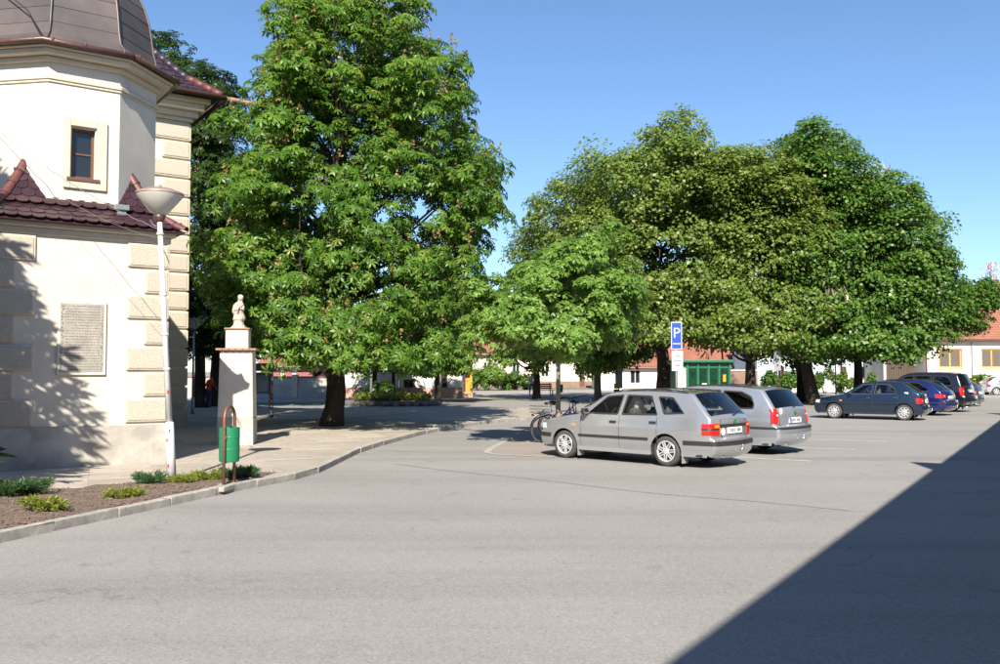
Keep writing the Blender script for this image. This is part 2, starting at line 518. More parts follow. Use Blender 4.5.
for q, c in cells[:290]:
    o = obj('paving_slab', random.choice(smesh), pav)
    o.location = (c.x, c.y, KZ - 0.021 + random.uniform(-.001, .001)); o.rotation_euler = (0, 0, ang)
# dusty tree strip around the chestnut, far lawns and far pavements
sheet('tree_strip', [G(255, 431), G(290, 424), G(345, 421.5), G(420, 415.5), G(400, 413.5), G(300, 416), G(215, 421)], KZ + 0.004, M_SAND)
sheet('lawn_strip', [G(190, 404.5), G(350, 404), G(520, 399.5), G(520, 398.3), G(350, 402), G(190, 402.5)], 0.016, M_GRASS)
sheet('lawn', [G(440, 389), G(700, 389), G(700, 386.2), G(440, 386.2)], 0.012, M_GRASS)
sheet('far_pavement', [G(455, 397), G(640, 396), G(640, 390), G(455, 391.5)], 0.008, M_PAVE)
sheet('house_pavement', [G(740, 397), G(1100, 399), G(1100, 394), G(740, 392)], 0.008, M_PAVE)
# pink parking island with its flush pale edging
isl = [G(487, 451), G(511, 438), G(548, 428), G(640, 429), G(660, 461), G(555, 457.5), G(503, 455)]
sheet('parking_island', isl, 0.004, M_ASPH2)
ribbon('island_edging', smooth_path([G(511, 438), G(498, 445), G(487.5, 451), G(490, 453.5), G(503, 455), G(530, 456.3), G(560, 457.6)], 0.25), 0.16, 0.008, M_KERB)
# painted bay lines
for i, (a, c) in enumerate([((722, 456.7), (811, 461.2)), ((775, 447.4), (855, 449.6)), ((800, 439.6), (886, 441.2)), ((805, 432.6), (912, 434.2)), ((800, 426.0), (877, 427.0)),
                            ((820, 420.9), (905, 421.8)), ((930, 413.6), (985, 414.2)), ((930, 409.6), (1000, 410.2))]):
    A, C = G(*a), G(*c)
    ribbon('bay_line', [tuple(A), tuple((A + C) / 2), tuple(C)], 0.12, 0.004, M_PAINT)
# tar seams in the asphalt
ribbon('tar_seam', smooth_path([G(395, 464), G(450, 471), G(540, 480), G(650, 493), G(760, 502), G(880, 514)], 0.4), 0.055, 0.003, M_TAR)
ribbon('tar_seam', smooth_path([G(380, 451), G(430, 452.2), G(487, 452)], 0.4), 0.04, 0.003, M_TAR)
# a few dark specks and flakes lying on the road
b = MB()
for k in range(26):
    p = G(rng.uniform(60, 960), rng.uniform(480, 655)); s = rng.uniform(.010, .028)
    b.box((p.x, p.y, .004), (s, s * rng.uniform(.4, 1), .006), rz=rng.uniform(0, 3))
o = b.build('road_grit', M_TAR); tag(o, 'dark specks of grit lying on the asphalt', 'grit', kind='stuff')
# ================================================================== church
M_PLAST = mat('cream_plaster', (0.63, 0.575, 0.48), 0.9, c2=(0.57, 0.52, 0.435), scale=2.2, bump=0.12, bscale=70, c3=(0.50, 0.465, 0.405), c3scale=0.9)
M_ROUGH = mat('rough_plaster', (0.51, 0.455, 0.37), 0.95, c2=(0.42, 0.375, 0.305), scale=30, bump=0.9, bscale=55)
M_OCHRE = mat('ochre_trim', (0.56, 0.49, 0.38), 0.9, c2=(0.49, 0.425, 0.33), scale=4, bump=0.1, bscale=60)
M_PLINTH = mat('plinth_render', (0.42, 0.385, 0.335), 0.95, c2=(0.31, 0.285, 0.25), scale=3.5, bump=0.35, bscale=60, c3=(0.56, 0.52, 0.46), c3scale=1.4)
M_TILE = mat('purple_tile', (0.052, 0.023, 0.029), 0.34, c2=(0.034, 0.017, 0.024), scale=6, bump=0.08, bscale=30, island=0.30, spec=0.5)
M_TILE2 = mat('dark_tile', (0.040, 0.028, 0.042), 0.42, c2=(0.025, 0.018, 0.028), scale=3, bump=0.1, bscale=20)
M_RIDGE = mat('ridge_tile', (0.13, 0.038, 0.034), 0.52, c2=(0.085, 0.028, 0.027), scale=8)
M_COPPER = mat('brown_copper', (0.118, 0.096, 0.088), 0.48, metal=0.35, c2=(0.083, 0.073, 0.071), scale=1.6, bump=0.06, bscale=6, island=0.12, c3=(0.145, 0.113, 0.099), c3scale=1.0)
M_GUTTER = mat('brown_gutter', (0.085, 0.045, 0.038), 0.4, metal=0.3, c2=(0.13, 0.07, 0.055), scale=6)
M_RUST = mat('rusty_pipe', (0.17, 0.075, 0.045), 0.7, c2=(0.27, 0.18, 0.13), scale=10)
M_STONE = mat('plaque_stone', (0.37, 0.345, 0.295), 0.85, c2=(0.27, 0.255, 0.22), scale=5, bump=0.2, bscale=50)
M_INK = mat('engraved_letters', (0.17, 0.15, 0.13), 0.9)
M_DGLASS = mat('dark_glass', (0.015, 0.018, 0.022), 0.06, spec=0.6)
M_BROWNW = mat('brown_wood', (0.13, 0.06, 0.035), 0.6, c2=(0.09, 0.045, 0.03), scale=8, stretch=(1, 1, 6))
M_GREYBOX = mat('grey_metal', (0.22, 0.24, 0.24), 0.5, metal=0.4)

WANG = R(35)
Pc = gp(163.5, 461.5, KZ); Pc.z = 0
U = Vector((-math.cos(WANG), -math.sin(WANG), 0)); V = Vector((-math.sin(WANG), math.cos(WANG), 0)); NF = -V
Lc = lambda t, v, z=0.0: Pc + U * t + V * v + Vector((0, 0, z))
def tz(px, py, v=0.0):                     # pixel -> (t, z) on the wall plane v
    q = onwall(px, py, Pc + V * v, V); return (q - Pc).dot(U), q.z
church = empty('church', Pc, 0, 'cream church with quoined annex, octagonal tower and brown metal bell dome', 'church')
church.location = (0, 0, 0)
EAVE = 4.42
WA = 2.92
# annex wall and plinth
wall = MB()
wall.prism([Lc(0, 0).xy, Lc(WA, 0).xy, Lc(WA, 3.2).xy, Lc(0, 3.2).xy], 0.0, EAVE - 0.02).build('annex_wall', M_PLAST, church)
MB().prism([Lc(-.05, -.05).xy, Lc(WA + .05, -.05).xy, Lc(WA + .05, 3.0).xy, Lc(-.05, 3.0).xy], 0.0, 0.82).build('plinth', M_PLINTH, church, bevel=0.015)
qw = bpy.data.objects['annex_wall']
def block(name, t0, t1, v0, v1, z0, z1, m, parent, bev=0.012):
    c = Lc((t0 + t1) / 2, (v0 + v1) / 2, (z0 + z1) / 2)
    M = Matrix((U, V, Vector((0, 0, 1)))).transposed()
    return MB().box(c, (t1 - t0, v1 - v0, z1 - z0), M=M).build(name, m, parent, bevel=bev)
rowh = (EAVE - 0.24 - 0.84) / 7
for i in range(7):
    w = 0.70 if i % 2 == 0 else 0.40
    z0 = 0.84 + i * rowh
    for (a, b_) in ((-0.045, w), (WA - w, WA + 0.045)):
        q = block('quoin_block', a, b_, -0.045, 0.02, z0 + 0.02, z0 + rowh - 0.02, M_OCHRE, qw, 0.02)
        e = 0.035
        block('rough_face', a + e, b_ - e, -0.058, -0.03, z0 + 0.02 + e, z0 + rowh - 0.02 - e, M_ROUGH, q, 0.008)
# cornice below the eave
block('cornice', -0.06, WA + 0.06, -0.06, 0.05, EAVE - 0.235, EAVE - 0.12, M_OCHRE, church)
block('cornice', -0.14, WA + 0.14, -0.14, 0.05, EAVE - 0.118, EAVE - 0.01, M_OCHRE, church, 0.03)
# memorial plaque with framed border and rows of engraving
ta, zb = tz(105, 375); tb, zt = tz(57.5, 300.5)
pl = block('plaque', ta, tb, -0.045, 0.01, zb, zt, M_PLAST, church, 0.01)
block('stone_panel', ta + .045, tb - .045, -0.052, -0.03, zb + .05, zt - .04, M_STONE, pl, 0.006)
b = MB(); rg = random.Random(5)
M3 = Matrix((U, V, Vector((0, 0, 1)))).transposed()
nrow = 24
for i in range(nrow):
    z = zt - .09 - i * (zt - zb - .19) / (nrow - 1)
    t = ta + .11
    lim = tb - .12 - (rg.uniform(0, .16) if rg.random() < .3 else 0)
    while t < lim:
        l = rg.uniform(.008, .045)
        b.box(Lc(t + l / 2, -0.0535, z + rg.uniform(-.003, .003)), (l, .003, rg.uniform(.010, .017)), M=M3)
        t += l + rg.uniform(.006, .02)
for s in (ta + .075, tb - .075):               # ornament running down both edges
    z = zb + .09
    while z < zt - .08:
        h = rg.uniform(.012, .05)
        b.box(Lc(s + rg.uniform(-.012, .012), -0.0535, z), (rg.uniform(.01, .028), .003, h), M=M3); z += h + rg.uniform(.01, .04)
b.build('engraving', M_INK, pl)['kind'] = 'stuff'

# annex roof: bell-cast front slope with beaver-tail tiles, hips of ridge tiles
OV = 0.27
prof = [(-OV, EAVE), (0.02, EAVE + .20), (0.22, EAVE + .43), (0.42, EAVE + .80), (0.64, EAVE + 1.27)]
def rz_(v):
    for (a, za), (c, zc) in zip(prof, prof[1:]):
        if v <= c: return za + (zc - za) * (v - a) / (c - a)
    return prof[-1][1] + (v - prof[-1][0]) * 2.1
roof = empty('annex_roof'); roof.parent = church
# solid deck under the tiles (front and both hipped sides)
b = MB()
rings = []
for v, z in prof + [(0.95, rz_(0.95))]:
    d = v
    rings.append([Lc(d, d, z - .03), Lc(WA - d, d, z - .03), Lc(WA - d, 3.2, z - .03), Lc(d, 3.2, z - .03)])
for r0, r1 in zip(rings, rings[1:]):
    for k in (3, 0, 1):
        k2 = (k + 1) % 4
        b.add([r0[k], r0[k2], r1[k2], r1[k]], [(0, 1, 2, 3)])
b.add([rings[0][k] for k in range(4)], [(3, 2, 1, 0)])
b.build('roof_deck', M_TILE, roof)
TW, TL = 0.215, 0.30
tv = [(-TW / 2, TL), (TW / 2, TL), (TW / 2, .07)] + [(TW / 2 * math.cos(a), .07 - .07 * math.sin(a)) for a in [k * math.pi / 8 for k in range(1, 8)]] + [(-TW / 2, .07)]
b = MB(); b.prism([(x * .97, y) for x, y in tv], 0, .022)
TILE = b.mesh('roof_tile', M_TILE)
# cumulative slope length
def slope_pt(s):
    for (a, za), (c, zc) in zip(prof, prof[1:]):
        l = math.hypot(c - a, zc - za)
        if s <= l: return a + (c - a) * s / l, za + (zc - za) * s / l, math.atan2(zc - za, c - a)
        s -= l
    return prof[-1][0], prof[-1][1], math.atan2(1.27 - .8, .22)
stot = sum(math.hypot(c - a, zc - za) for (a, za), (c, zc) in zip(prof, prof[1:]))
course = 0.165
for i in range(int(stot / course) + 1):
    v, z, an = slope_pt(min(i * course, stot - .01))
    n = int((WA - 2 * v) / TW)
    off = ((WA - 2 * v) - n * TW) / 2 + (TW / 2 if i % 2 else 0)
    for j in range(n + 1):
        t = v + off + TW * (j + (0 if i % 2 else .5))
        if t > WA - v - .04 or t < v + .04: continue
        o = obj('roof_tile', TILE, roof)
        X = -U; Y = (V * math.cos(an - .07) + Vector((0, 0, math.sin(an - .07)))).normalized(); Z = X.cross(Y)
        M = Matrix((X, Y, Z)).transposed().to_4x4()
        M.translation = Lc(t, v - .012, z + .022) + Vector((0, 0, random.uniform(-.003, .004)))
        o.matrix_world = M
# hip ridge tiles
RT = MB().lathe([(0.088, 0), (0.075, .30), (0.072, .335)], 10, a0=0, a1=math.pi).mesh('ridge_tile', M_RIDGE, smooth=True)
def hip(side):
    pts = []
    for k in range(10):
        s = stot * k / 9
        v, z, an = slope_pt(s)
        t = v if side == 0 else WA - v
        pts.append(Lc(t, v, z + .005))
    path = [Vector(p) for p in pts]
    total = [0]
    for a, c in zip(path, path[1:]): total.append(total[-1] + (c - a).length)
    s = -0.03
    while s < total[-1] - .1:
        def P_(q):
            q = min(max(q, 0), total[-1])
            for k in range(len(total) - 1):
                if q <= total[k + 1] + 1e-9: return path[k].lerp(path[k + 1], (q - total[k]) / (total[k + 1] - total[k]))
        a, c = P_(s), P_(s + .3)
        d = (c - a).normalized(); x = d.cross(Vector((0, 0, 1))).normalized(); y = d.cross(x) * -1
        y = x.cross(d) * -1 if x.cross(d).z < 0 else x.cross(d)
        M = Matrix((x, y, d)).transposed().to_4x4(); M.translation = a
        o = obj('ridge_tile', RT, roof); o.matrix_world = M
        s += .29
hip(0); hip(1)
# little grey vent box and knuckle on the annex roof
q = Lc(tz(121, 212, .1)[0], .1); q.z = rz_(.1)
v_ = MB().box(q + Vector((0, 0, .10)), (.26, .2, .10), M=M3).build('roof_vent', M_GREYBOX, church, bevel=.012)
MB().box(q + Vector((0, 0, .03)), (.16, .12, .12), M=M3).build('vent_base', M_GREYBOX, v_)

# ---------------- octagonal tower
D0 = 0.20
tR, _ = tz(119, 160, D0); tL, _ = tz(46.5, 160, D0)
side = tL - tR; tc_ = (tL + tR) / 2; apo = side / 2 * (1 + math.sqrt(2)); circ = apo / math.cos(R(22.5))
OC = (tc_, D0 + apo)
def octp(r, k, z):                          # corner k, angle measured in the (t, v) frame; k=0 is the B/C corner
    a = R(-90 - 22.5 + 45 * k)
    return Lc(OC[0] + r * math.cos(a), OC[1] + r * math.sin(a), z)
TZ0, TZ1 = EAVE - .3, 7.42
t0, zlo = tz(94.5, 180, D0); t1, zhi = tz(72, 127, D0)
for k in range(8):
    a, c = octp(circ, k, 0), octp(circ, k + 1, 0)
    holes = []
    if k == 0: holes = [(t0 - tR, t1 - tR, zlo, zhi)]
    inw = (Lc(*OC) - (a + c) / 2).normalized()
    facade('tower_wall', a, c - a, (c - a).length, TZ0, TZ1, holes, .20, M_PLAST, church, inward=inw)
b = MB().prism([octp(circ - .25, k, 0).xy for k in range(8)], TZ0, TZ1 - .05)
b.build('tower_core', M_DGLASS, church)
w_ = window(octp(circ, 0, 0), U, V, (t0 - tR, t1 - tR, zlo, zhi), .16, M_BROWNW, M_DGLASS, church, cols=1, rows=2, fw=.05, sill=M_BROWNW)
fa, fz0 = tz(106, 192, D0); fb, fz1 = tz(64, 117, D0)
fr = MB()
def fbar(q, ta, tb, za, zb, out=.05):
    q.box(Lc((ta + tb) / 2, D0 - out / 2 + .005, (za + zb) / 2), (tb - ta, out + .01, zb - za), M=M3)
fw_ = t0 - fa - .02
fbar(fr, fa, t0 - .02, fz0, fz1); fbar(fr, t1 + .02, fb, fz0, fz1)
fbar(fr, t0 - .02, t1 + .02, fz0, zlo - .03); fbar(fr, t0 - .02, t1 + .02, zhi + .02, fz1)
fr.build('window_surround', M_OCHRE, w_, bevel=.012)
def ring(name, r0, r1, z0, z1, m, parent, bev=.012):
    b = MB()
    for (ra, z) in ((r0, z0), (r1, z0), (r1, z1), (r0, z1)):
        for k in range(8): b.v.append(tuple(octp(ra, k, z)))
    for i in range(4):
        for k in range(8):
            b.f.append((i * 8 + k, i * 8 + (k + 1) % 8, ((i + 1) % 4) * 8 + (k + 1) % 8, ((i + 1) % 4) * 8 + k))
    return b.build(name, m, parent, bevel=bev, seg=1)
ring('string_course', circ - .05, circ + .05, 7.02, 7.10, M_OCHRE, church)
ring('string_course', circ - .05, circ + .03, 6.97, 7.017, M_OCHRE, church)
ring('tower_cornice', circ - .05, circ + .09, 7.34, 7.43, M_OCHRE, church)
ring('tower_cornice', circ - .05, circ + .26, 7.433, 7.52, M_OCHRE, church)
ring('tower_cornice', circ - .05, circ + .33, 7.523, 7.57, M_OCHRE, church)
g = MB().tube([octp(circ + .41, k, 7.60) for k in range(9)], .055, 8); g.build('tower_gutter', M_GUTTER, church, smooth=True)
for k in (0, 1, 7):                           # gutter clips
    for f_ in (.12, .55, .9):
        p = octp(circ + .41, k, 7.6).lerp(octp(circ + .41, k + 1, 7.6), f_)
        MB().box(p + Vector((0, 0, .03)), (.04, .12, .06), M=M3).build('gutter_clip', M_GUTTER, church, bevel=.01)
# bell dome of sheet panels with rolled ribs
dome = empty('dome'); dome.parent = church
dprof = [(.36, -.01), (.14, .10), (-.02, .27), (-.08, .50), (-.12, .80), (-.17, 1.10), (-.26, 1.40), (-.40, 1.70), (-.60, 2.0), (-.86, 2.28), (-1.15, 2.5), (-1.42, 2.66)]
DZ = 7.62
for k in range(8):
    for i in range(len(dprof) - 1):
        (ra, za), (rb, zb2) = dprof[i], dprof[i + 1]
        p = [octp(circ + ra, k, DZ + za), octp(circ + ra, k + 1, DZ + za), octp(circ + rb, k + 1, DZ + zb2 + .012), octp(circ + rb, k, DZ + zb2 + .012)]
        out = ((p[0] + p[1]) / 2 - Lc(*OC, DZ + za)).normalized()
        vs = p + [q - out * .03 for q in p]
        vs[2] = vs[2] - out * .010; vs[3] = vs[3] - out * .010        # each sheet tucks under the one above
        b = MB().add(vs, [(0, 1, 2, 3), (7, 6, 5, 4), (0, 4, 5, 1), (2, 6, 7, 3), (1, 5, 6, 2), (0, 3, 7, 4)])
        b.build('sheet_panel', M_COPPER, dome)
for k in range(8):
    MB().tube([octp(circ + r + .012, k, DZ + z + .01) for r, z in dprof], .022, 6).build('standing_seam', M_COPPER, dome, smooth=True)
c0 = Lc(*OC)
MB().lathe([(.32, 2.6), (.30, 3.3), (.42, 3.34), (.40, 3.45), (.22, 3.8), (.05, 4.2), (.03, 4.9), (0, 4.9)], 8, c=(c0.x, c0.y, DZ)).build('lantern', M_COPPER, dome)
# lightning conductor running down the dome
M_WIRE = mat('dark_wire', (0.05, 0.045, 0.04), 0.5, metal=0.5)
MB().tube([octp(circ - .02, 2, DZ + 1.3) , octp(circ + .02, 1, DZ + .62).lerp(octp(circ + .02, 2, DZ + .75), .35), octp(circ + .40, 1, DZ + .04)], .012, 5).build('lightning_conductor', M_WIRE, church)

# ---------------- nave behind
Nc = gp(184.5, 427.5, KZ); Nc.z = 0
Ln = lambda t, v, z=0.0: Nc + U * t + V * v + Vector((0, 0, z))
NE = 9.55
MB().prism([Ln(0, 0).xy, Ln(11, 0).xy, Ln(11, 18).xy, Ln(0, 18).xy], 0, NE).build('nave_wall', M_PLAST, church)
nw = bpy.data.objects['nave_wall']
MB().prism([Ln(-.06, -.06).xy, Ln(11.06, -.06).xy, Ln(11.06, 17.8).xy, Ln(-.06, 17.8).xy], 0, 0.75).build('nave_plinth', M_PLINTH, church, bevel=.015)
nr = 15; rh = (NE - .25 - .77) / nr
for i in range(nr):
    w = 1.15 if i % 2 == 0 else 0.80
    z0 = .77 + i * rh
    M = Matrix((U, V, Vector((0, 0, 1)))).transposed()
    q = MB().box(Ln((w - .06) / 2, .16, z0 + rh / 2), (w + .06, .44, rh - .05), M=M).build('quoin_block', M_OCHRE, nw, bevel=.03)
    MB().box(Ln((w - .06) / 2, .13, z0 + rh / 2), (w - .08, .42, rh - .16), M=M).build('rough_face', M_ROUGH, q, bevel=.01)
for i, (o_, za, zb2) in enumerate([(.10, NE - .22, NE - .10), (.22, NE - .098, NE + .08), (.36, NE + .082, NE + .30), (.50, NE + .302, NE + .46)]):
    MB().prism([Ln(-o_, -o_).xy, Ln(11 + o_, -o_).xy, Ln(11 + o_, 18).xy, Ln(-o_, 18).xy], za, zb2).build('nave_cornice', M_OCHRE, church, bevel=.02)
NEZ = NE + .50
nrf = empty('nave_roof'); nrf.parent = church
np_ = [(-.75, NEZ), (.1, NEZ + .62), (1.0, NEZ + 1.65), (5.5, NEZ + 8.1)]
b = MB()
rg_ = [[Ln(v, v, z), Ln(11 - v, v, z), Ln(11 - v, 18 - v, z), Ln(v, 18 - v, z)] for v, z in np_]
for r0, r1 in zip(rg_, rg_[1:]):
    for k in range(4):
        k2 = (k + 1) % 4; b.add([r0[k], r0[k2], r1[k2], r1[k]], [(0, 1, 2, 3)])
b.add(rg_[0], [(3, 2, 1, 0)])
b.build('roof_deck', M_TILE2, nrf)
def npt(s):
    for (a, za), (c, zc) in zip(np_, np_[1:]):
        l = math.hypot(c - a, zc - za)
        if s <= l: return a + (c - a) * s / l, za + (zc - za) * s / l, math.atan2(zc - za, c - a)
        s -= l
    return 5.5, NEZ + 8.1, 1.0
b = MB(); s = 0.0; i = 0
while s < 7.0:
    v, z, an = npt(s)
    t = v + (.0 if i % 2 else .14)
    X = -U; Y = (V * math.cos(an - .1) + Vector((0, 0, math.sin(an - .1)))).normalized(); Z = X.cross(Y)
    M = Matrix((X, Y, Z)).transposed()
    while t < min(11 - v, 7.5):
        vs = [M @ Vector(p) + Ln(t, v, z + .02) for p in ((-.135, .36, 0), (.135, .36, 0), (.135, .05, 0), (.07, .0, 0), (-.07, .0, 0), (-.135, .05, 0))]
        vs2 = [q + M @ Vector((0, 0, .035)) for q in vs]
        b.add(vs + vs2, [(6, 7, 8, 9, 10, 11), (2, 3, 9, 8), (3, 4, 10, 9), (4, 5, 11, 10), (1, 2, 8, 7), (5, 0, 6, 11)])
        t += .28
    s += .27; i += 1
o = b.build('roof_tiles', M_TILE2, nrf); o['kind'] = 'stuff'
hp = [Ln(v, v, z + .06) for v, z in [npt(.25 * k)[:2] for k in range(36)]]
for a, c in zip(hp[::1], hp[1::1]):
    MB().tube([a, a.lerp(c, 1.12)], [.13, .115], 8).build('ridge_tile', M_RIDGE if a.z < NEZ + .55 else M_TILE2, nrf, smooth=True)
MB().tube([Ln(-.85, -.85, NEZ - .02), Ln(5, -.85, NEZ - .02), Ln(9, -.85, NEZ - .02)], .08, 8).build('nave_gutter', M_GUTTER, church, smooth=True)
MB().tube([Ln(-.85, -.85, NEZ - .02), Ln(-.85, 8, NEZ - .02)], .08, 8).build('nave_gutter', M_GUTTER, church, smooth=True)
MB().tube([Ln(-.8, -.8, NEZ - .02), Ln(-1.5, -1.1, NEZ - .12), Ln(-1.95, -1.3, NEZ - .22)], [.07, .065, .055], 8).build('rain_spout', M_RUST, church, smooth=True)
# block joining the tower to the nave (hidden behind the tower)
MB().prism([Lc(.3, 2.6).xy, Lc(WA - .3, 2.6).xy, Lc(WA - .3, 9.5).xy, Lc(.3, 9.5).xy], 0, 7.3).build('choir_wall', M_PLAST, church)
# ================================================================== cars
M_TYRE = mat('tyre_rubber', (0.035, 0.034, 0.033), 0.85, c2=(0.07, 0.066, 0.06), scale=12)
M_ALLOY = mat('alloy', (0.66, 0.66, 0.67), 0.35, metal=0.5)
M_HUBCAP = mat('hubcap', (0.55, 0.56, 0.57), 0.35, metal=0.6)
M_BLACK = mat('black_plastic', (0.022, 0.022, 0.024), 0.55)
M_DARKIN = mat('dark_interior', (0.03, 0.03, 0.033), 0.9)
M_SEAT = mat('seat_cloth', (0.07, 0.075, 0.08), 0.95, c2=(0.10, 0.10, 0.105), scale=20)
M_CLOTH = mat('pale_seat_cover', (0.42, 0.50, 0.48), 0.95)
M_RED = mat('red_lens', (0.62, 0.02, 0.015), 0.12, coat=0.6, c2=(0.45, 0.01, 0.01), scale=25)
M_AMBER = mat('amber_lens', (0.85, 0.25, 0.01), 0.15, coat=0.5)
M_CLEAR = mat('clear_lens', (0.62, 0.66, 0.68), 0.12, coat=0.6)
M_PLATE = mat('number_plate', (0.78, 0.78, 0.74), 0.4, c2=(0.70, 0.70, 0.66), scale=12)
M_PLATEINK = mat('plate_ink', (0.12, 0.12, 0.13), 0.5)
M_EUBLUE = mat('plate_blue', (0.02, 0.07, 0.42), 0.4)
M_CHROME = mat('chrome', (0.72, 0.72, 0.73), 0.14, metal=1.0)
M_GREYF = mat('grey_flap', (0.25, 0.25, 0.25), 0.7)
M_STICK = mat('white_sticker', (0.78, 0.78, 0.74), 0.4)
M_GREENB = mat('green_badge', (0.02, 0.16, 0.07), 0.3)
M_GLASS = glassmat('car_glass', (0.87, 0.91, 0.89))
M_GLASSD = glassmat('tinted_glass', (0.09, 0.10, 0.12))
def paint(name, c, metal=0.6, rough=0.22):
    return mat(name, c, rough, metal=metal, coat=1.0, c2=tuple(q * .93 for q in c), scale=2.5)

def resample(pts, step):
    out = [pts[0]]
    for a, b in zip(pts, pts[1:]):
        l = math.hypot(b[0] - a[0], b[1] - a[1]); n = max(1, round(l / step))
        for k in range(1, n + 1): out.append((a[0] + (b[0] - a[0]) * k / n, a[1] + (b[1] - a[1]) * k / n))
    return out
def round_poly(pts, r, n=3):
    out = []
    m = len(pts)
    for i in range(m):
        p, a, b = Vector(pts[i]), Vector(pts[i - 1]), Vector(pts[(i + 1) % m])
        ra = min(r, (a - p).length * .4, (b - p).length * .4)
        s, e = p + (a - p).normalized() * ra, p + (b - p).normalized() * ra
        for k in range(n + 1):
            t = k / n
            out.append(tuple((1 - t) ** 2 * s + 2 * t * (1 - t) * p + t * t * e))
    return out

class Car:
    def __init__(s, name, spec, label, group=None, cat='car'):
        s.S = spec; s.L = spec['L']; s.root = empty(name, (0, 0, 0), 0, label, cat, group)
        s.build()
    # half width of the body side at (x, z); x runs from the nose (0) to the tail (L)
    def y(s, x, z):
        S = s.S; W = S['W'] / 2; belt = S['belt']
        if z < belt:
            w = W * (1 - .035 * max(0, (.55 - z) / .35) ** 2) - .035 * max(0, (z - .62) / (belt - .62)) ** 2
        else:
            h = z - belt
            w = W - .035 - h * S['tumble'] - .10 * h * h
        zc = belt - .23
        w += .011 * max(0, 1 - abs(z - zc) / .09) - .012 * max(0, min(1, (.40 - z) / .1))
        fx, rx = S['ftap'], S['rtap']
        if x < fx[0]: w -= fx[1] * ((fx[0] - x) / fx[0]) ** 2.2
        if x > s.L - rx[0]: w -= rx[1] * ((x - s.L + rx[0]) / rx[0]) ** 2.2
        return w
    def P(s, x, y, z): return (x - s.L / 2, y, z)
    def crown(s, nx):                      # bulge along the outline's normal: more on nose and tail
        return .022 + .075 * abs(nx) ** 2
    def xr(s, z):                          # tail x at height z
        pr = s.prof
        best = s.L - .1
        for a, b in zip(pr, pr[1:]):
            if (a[1] - z) * (b[1] - z) <= 0 and a[0] > s.L * .7 and abs(a[1] - b[1]) > 1e-6:
                return a[0] + (b[0] - a[0]) * (z - a[1]) / (b[1] - a[1])
        return best
    def xf(s, z):
        pr = s.prof
        for a, b in zip(pr, pr[1:]):
            if (a[1] - z) * (b[1] - z) <= 0 and a[0] < s.L * .3 and abs(a[1] - b[1]) > 1e-6:
                return a[0] + (b[0] - a[0]) * (z - a[1]) / (b[1] - a[1])
        return .05
    def side_patch(s, name, x0, x1, z0, z1, off, m, parent, sy, n=10, nz=2, poly=None, th=.012):
        """raised strip following the body side"""
        rows = []
        if poly is None:
            for k in range(n + 1):
                x = x0 + (x1 - x0) * k / n
                rows.append([s.P(x, sy * (s.y(x, z0) - .01), z0)] + [s.P(x, sy * (s.y(x, z0 + (z1 - z0) * j / nz) + off), z0 + (z1 - z0) * j / nz) for j in range(nz + 1)] + [s.P(x, sy * (s.y(x, z1) - .01), z1)])
            b = MB().grid(rows)
            m_ = len(rows[0])
            b.f.append(tuple(range(m_))); b.f.append(tuple(reversed(range(n * m_, n * m_ + m_))))
        else:
            b = MB(); k = len(poly)
            vs = [s.P(x, sy * (s.y(x, z) + off), z) for x, z in poly] + [s.P(x, sy * (s.y(x, z) + off - th), z) for x, z in poly]
            b.add(vs, [tuple(range(k))] + [(i, (i + 1) % k, k + (i + 1) % k, k + i) for i in range(k)])
        return b.build(name, m, parent, sharp=40)
    def end_x(s, yy, z, rear=True):
        w = s.y(s.xr(z) - s.S['r'] if rear else s.xf(z) + s.S['r'], z)
        c = .097 * (1 - min(1, abs(yy) / w) ** 2)
        r = s.S['r']; d = abs(yy) - (w - r)
        c -= 0 if d <= 0 else r * (1 - math.sqrt(max(0, 1 - min(1, d / r) ** 2)))
        return (s.xr(z) + c) if rear else (s.xf(z) - c)
    def end_patch(s, name, y0, y1, z0, z1, off, m, parent, rear=True, n=6, nz=3):
        rows = []
        sg = 1 if rear else -1
        for k in range(n + 1):
            yy = y0 + (y1 - y0) * k / n
            cols_ = [(s.end_x(yy, z0, rear) - sg * .03, z0)]
            for j in range(nz + 1):
                z = z0 + (z1 - z0) * j / nz
                cols_.append((s.end_x(yy, z, rear) + sg * off, z))
            cols_.append((s.end_x(yy, z1, rear) - sg * .03, z1))
            rows.append([s.P(x, yy, z) for x, z in cols_])
        b = MB().grid(rows); m_ = len(rows[0])
        b.f.append(tuple(range(m_))); b.f.append(tuple(reversed(range(n * m_, n * m_ + m_))))
        return b.build(name, m, parent, sharp=40)
    def corner_patch(s, name, dx, dy, z0, z1, off, m, parent, sy, rear=True, nz=4):
        """lamp or strip wrapped round a body corner: dx along the side, dy along the end"""
        rows = []
        sg = 1 if rear else -1
        for j in range(nz + 1):
            z = z0 + (z1 - z0) * j / nz
            xe = s.xr(z) if rear else s.xf(z)
            r = s.S['r']; w = s.y(xe - sg * r, z)
            row = []
            for k in range(4):                      # along the side
                x = xe - sg * (dx + (r - dx) * k / 3)
                row.append((x, s.y(x, z) + off))
            for k in range(1, 4):                   # round the corner
                a = k / 3 * math.pi / 2
                ya = w - r + (r + off) * math.cos(a)
                row.append((xe - sg * r + sg * ((r + off) * math.sin(a) + .097 * (1 - min(1, ya / w) ** 2)), ya))
            for k in range(1, 7):
                yy = (w - r) - (min(dy, w) - r) * k / 6
                row.append((s.end_x(yy, z, rear) + sg * off, yy))
            row = [(row[0][0], row[0][1] - off - .02)] + row + [(row[-1][0] - sg * (off + .02), row[-1][1])]
            rows.append([s.P(x, sy * yy, z) for x, yy in row])
        b = MB().grid(rows)
        for r_ in (0, nz):                          # close top and bottom
            k = r_ * len(rows[0]); b.f.append(tuple(range(k, k + len(rows[0]))))
        return b.build(name, m, parent, sharp=40)

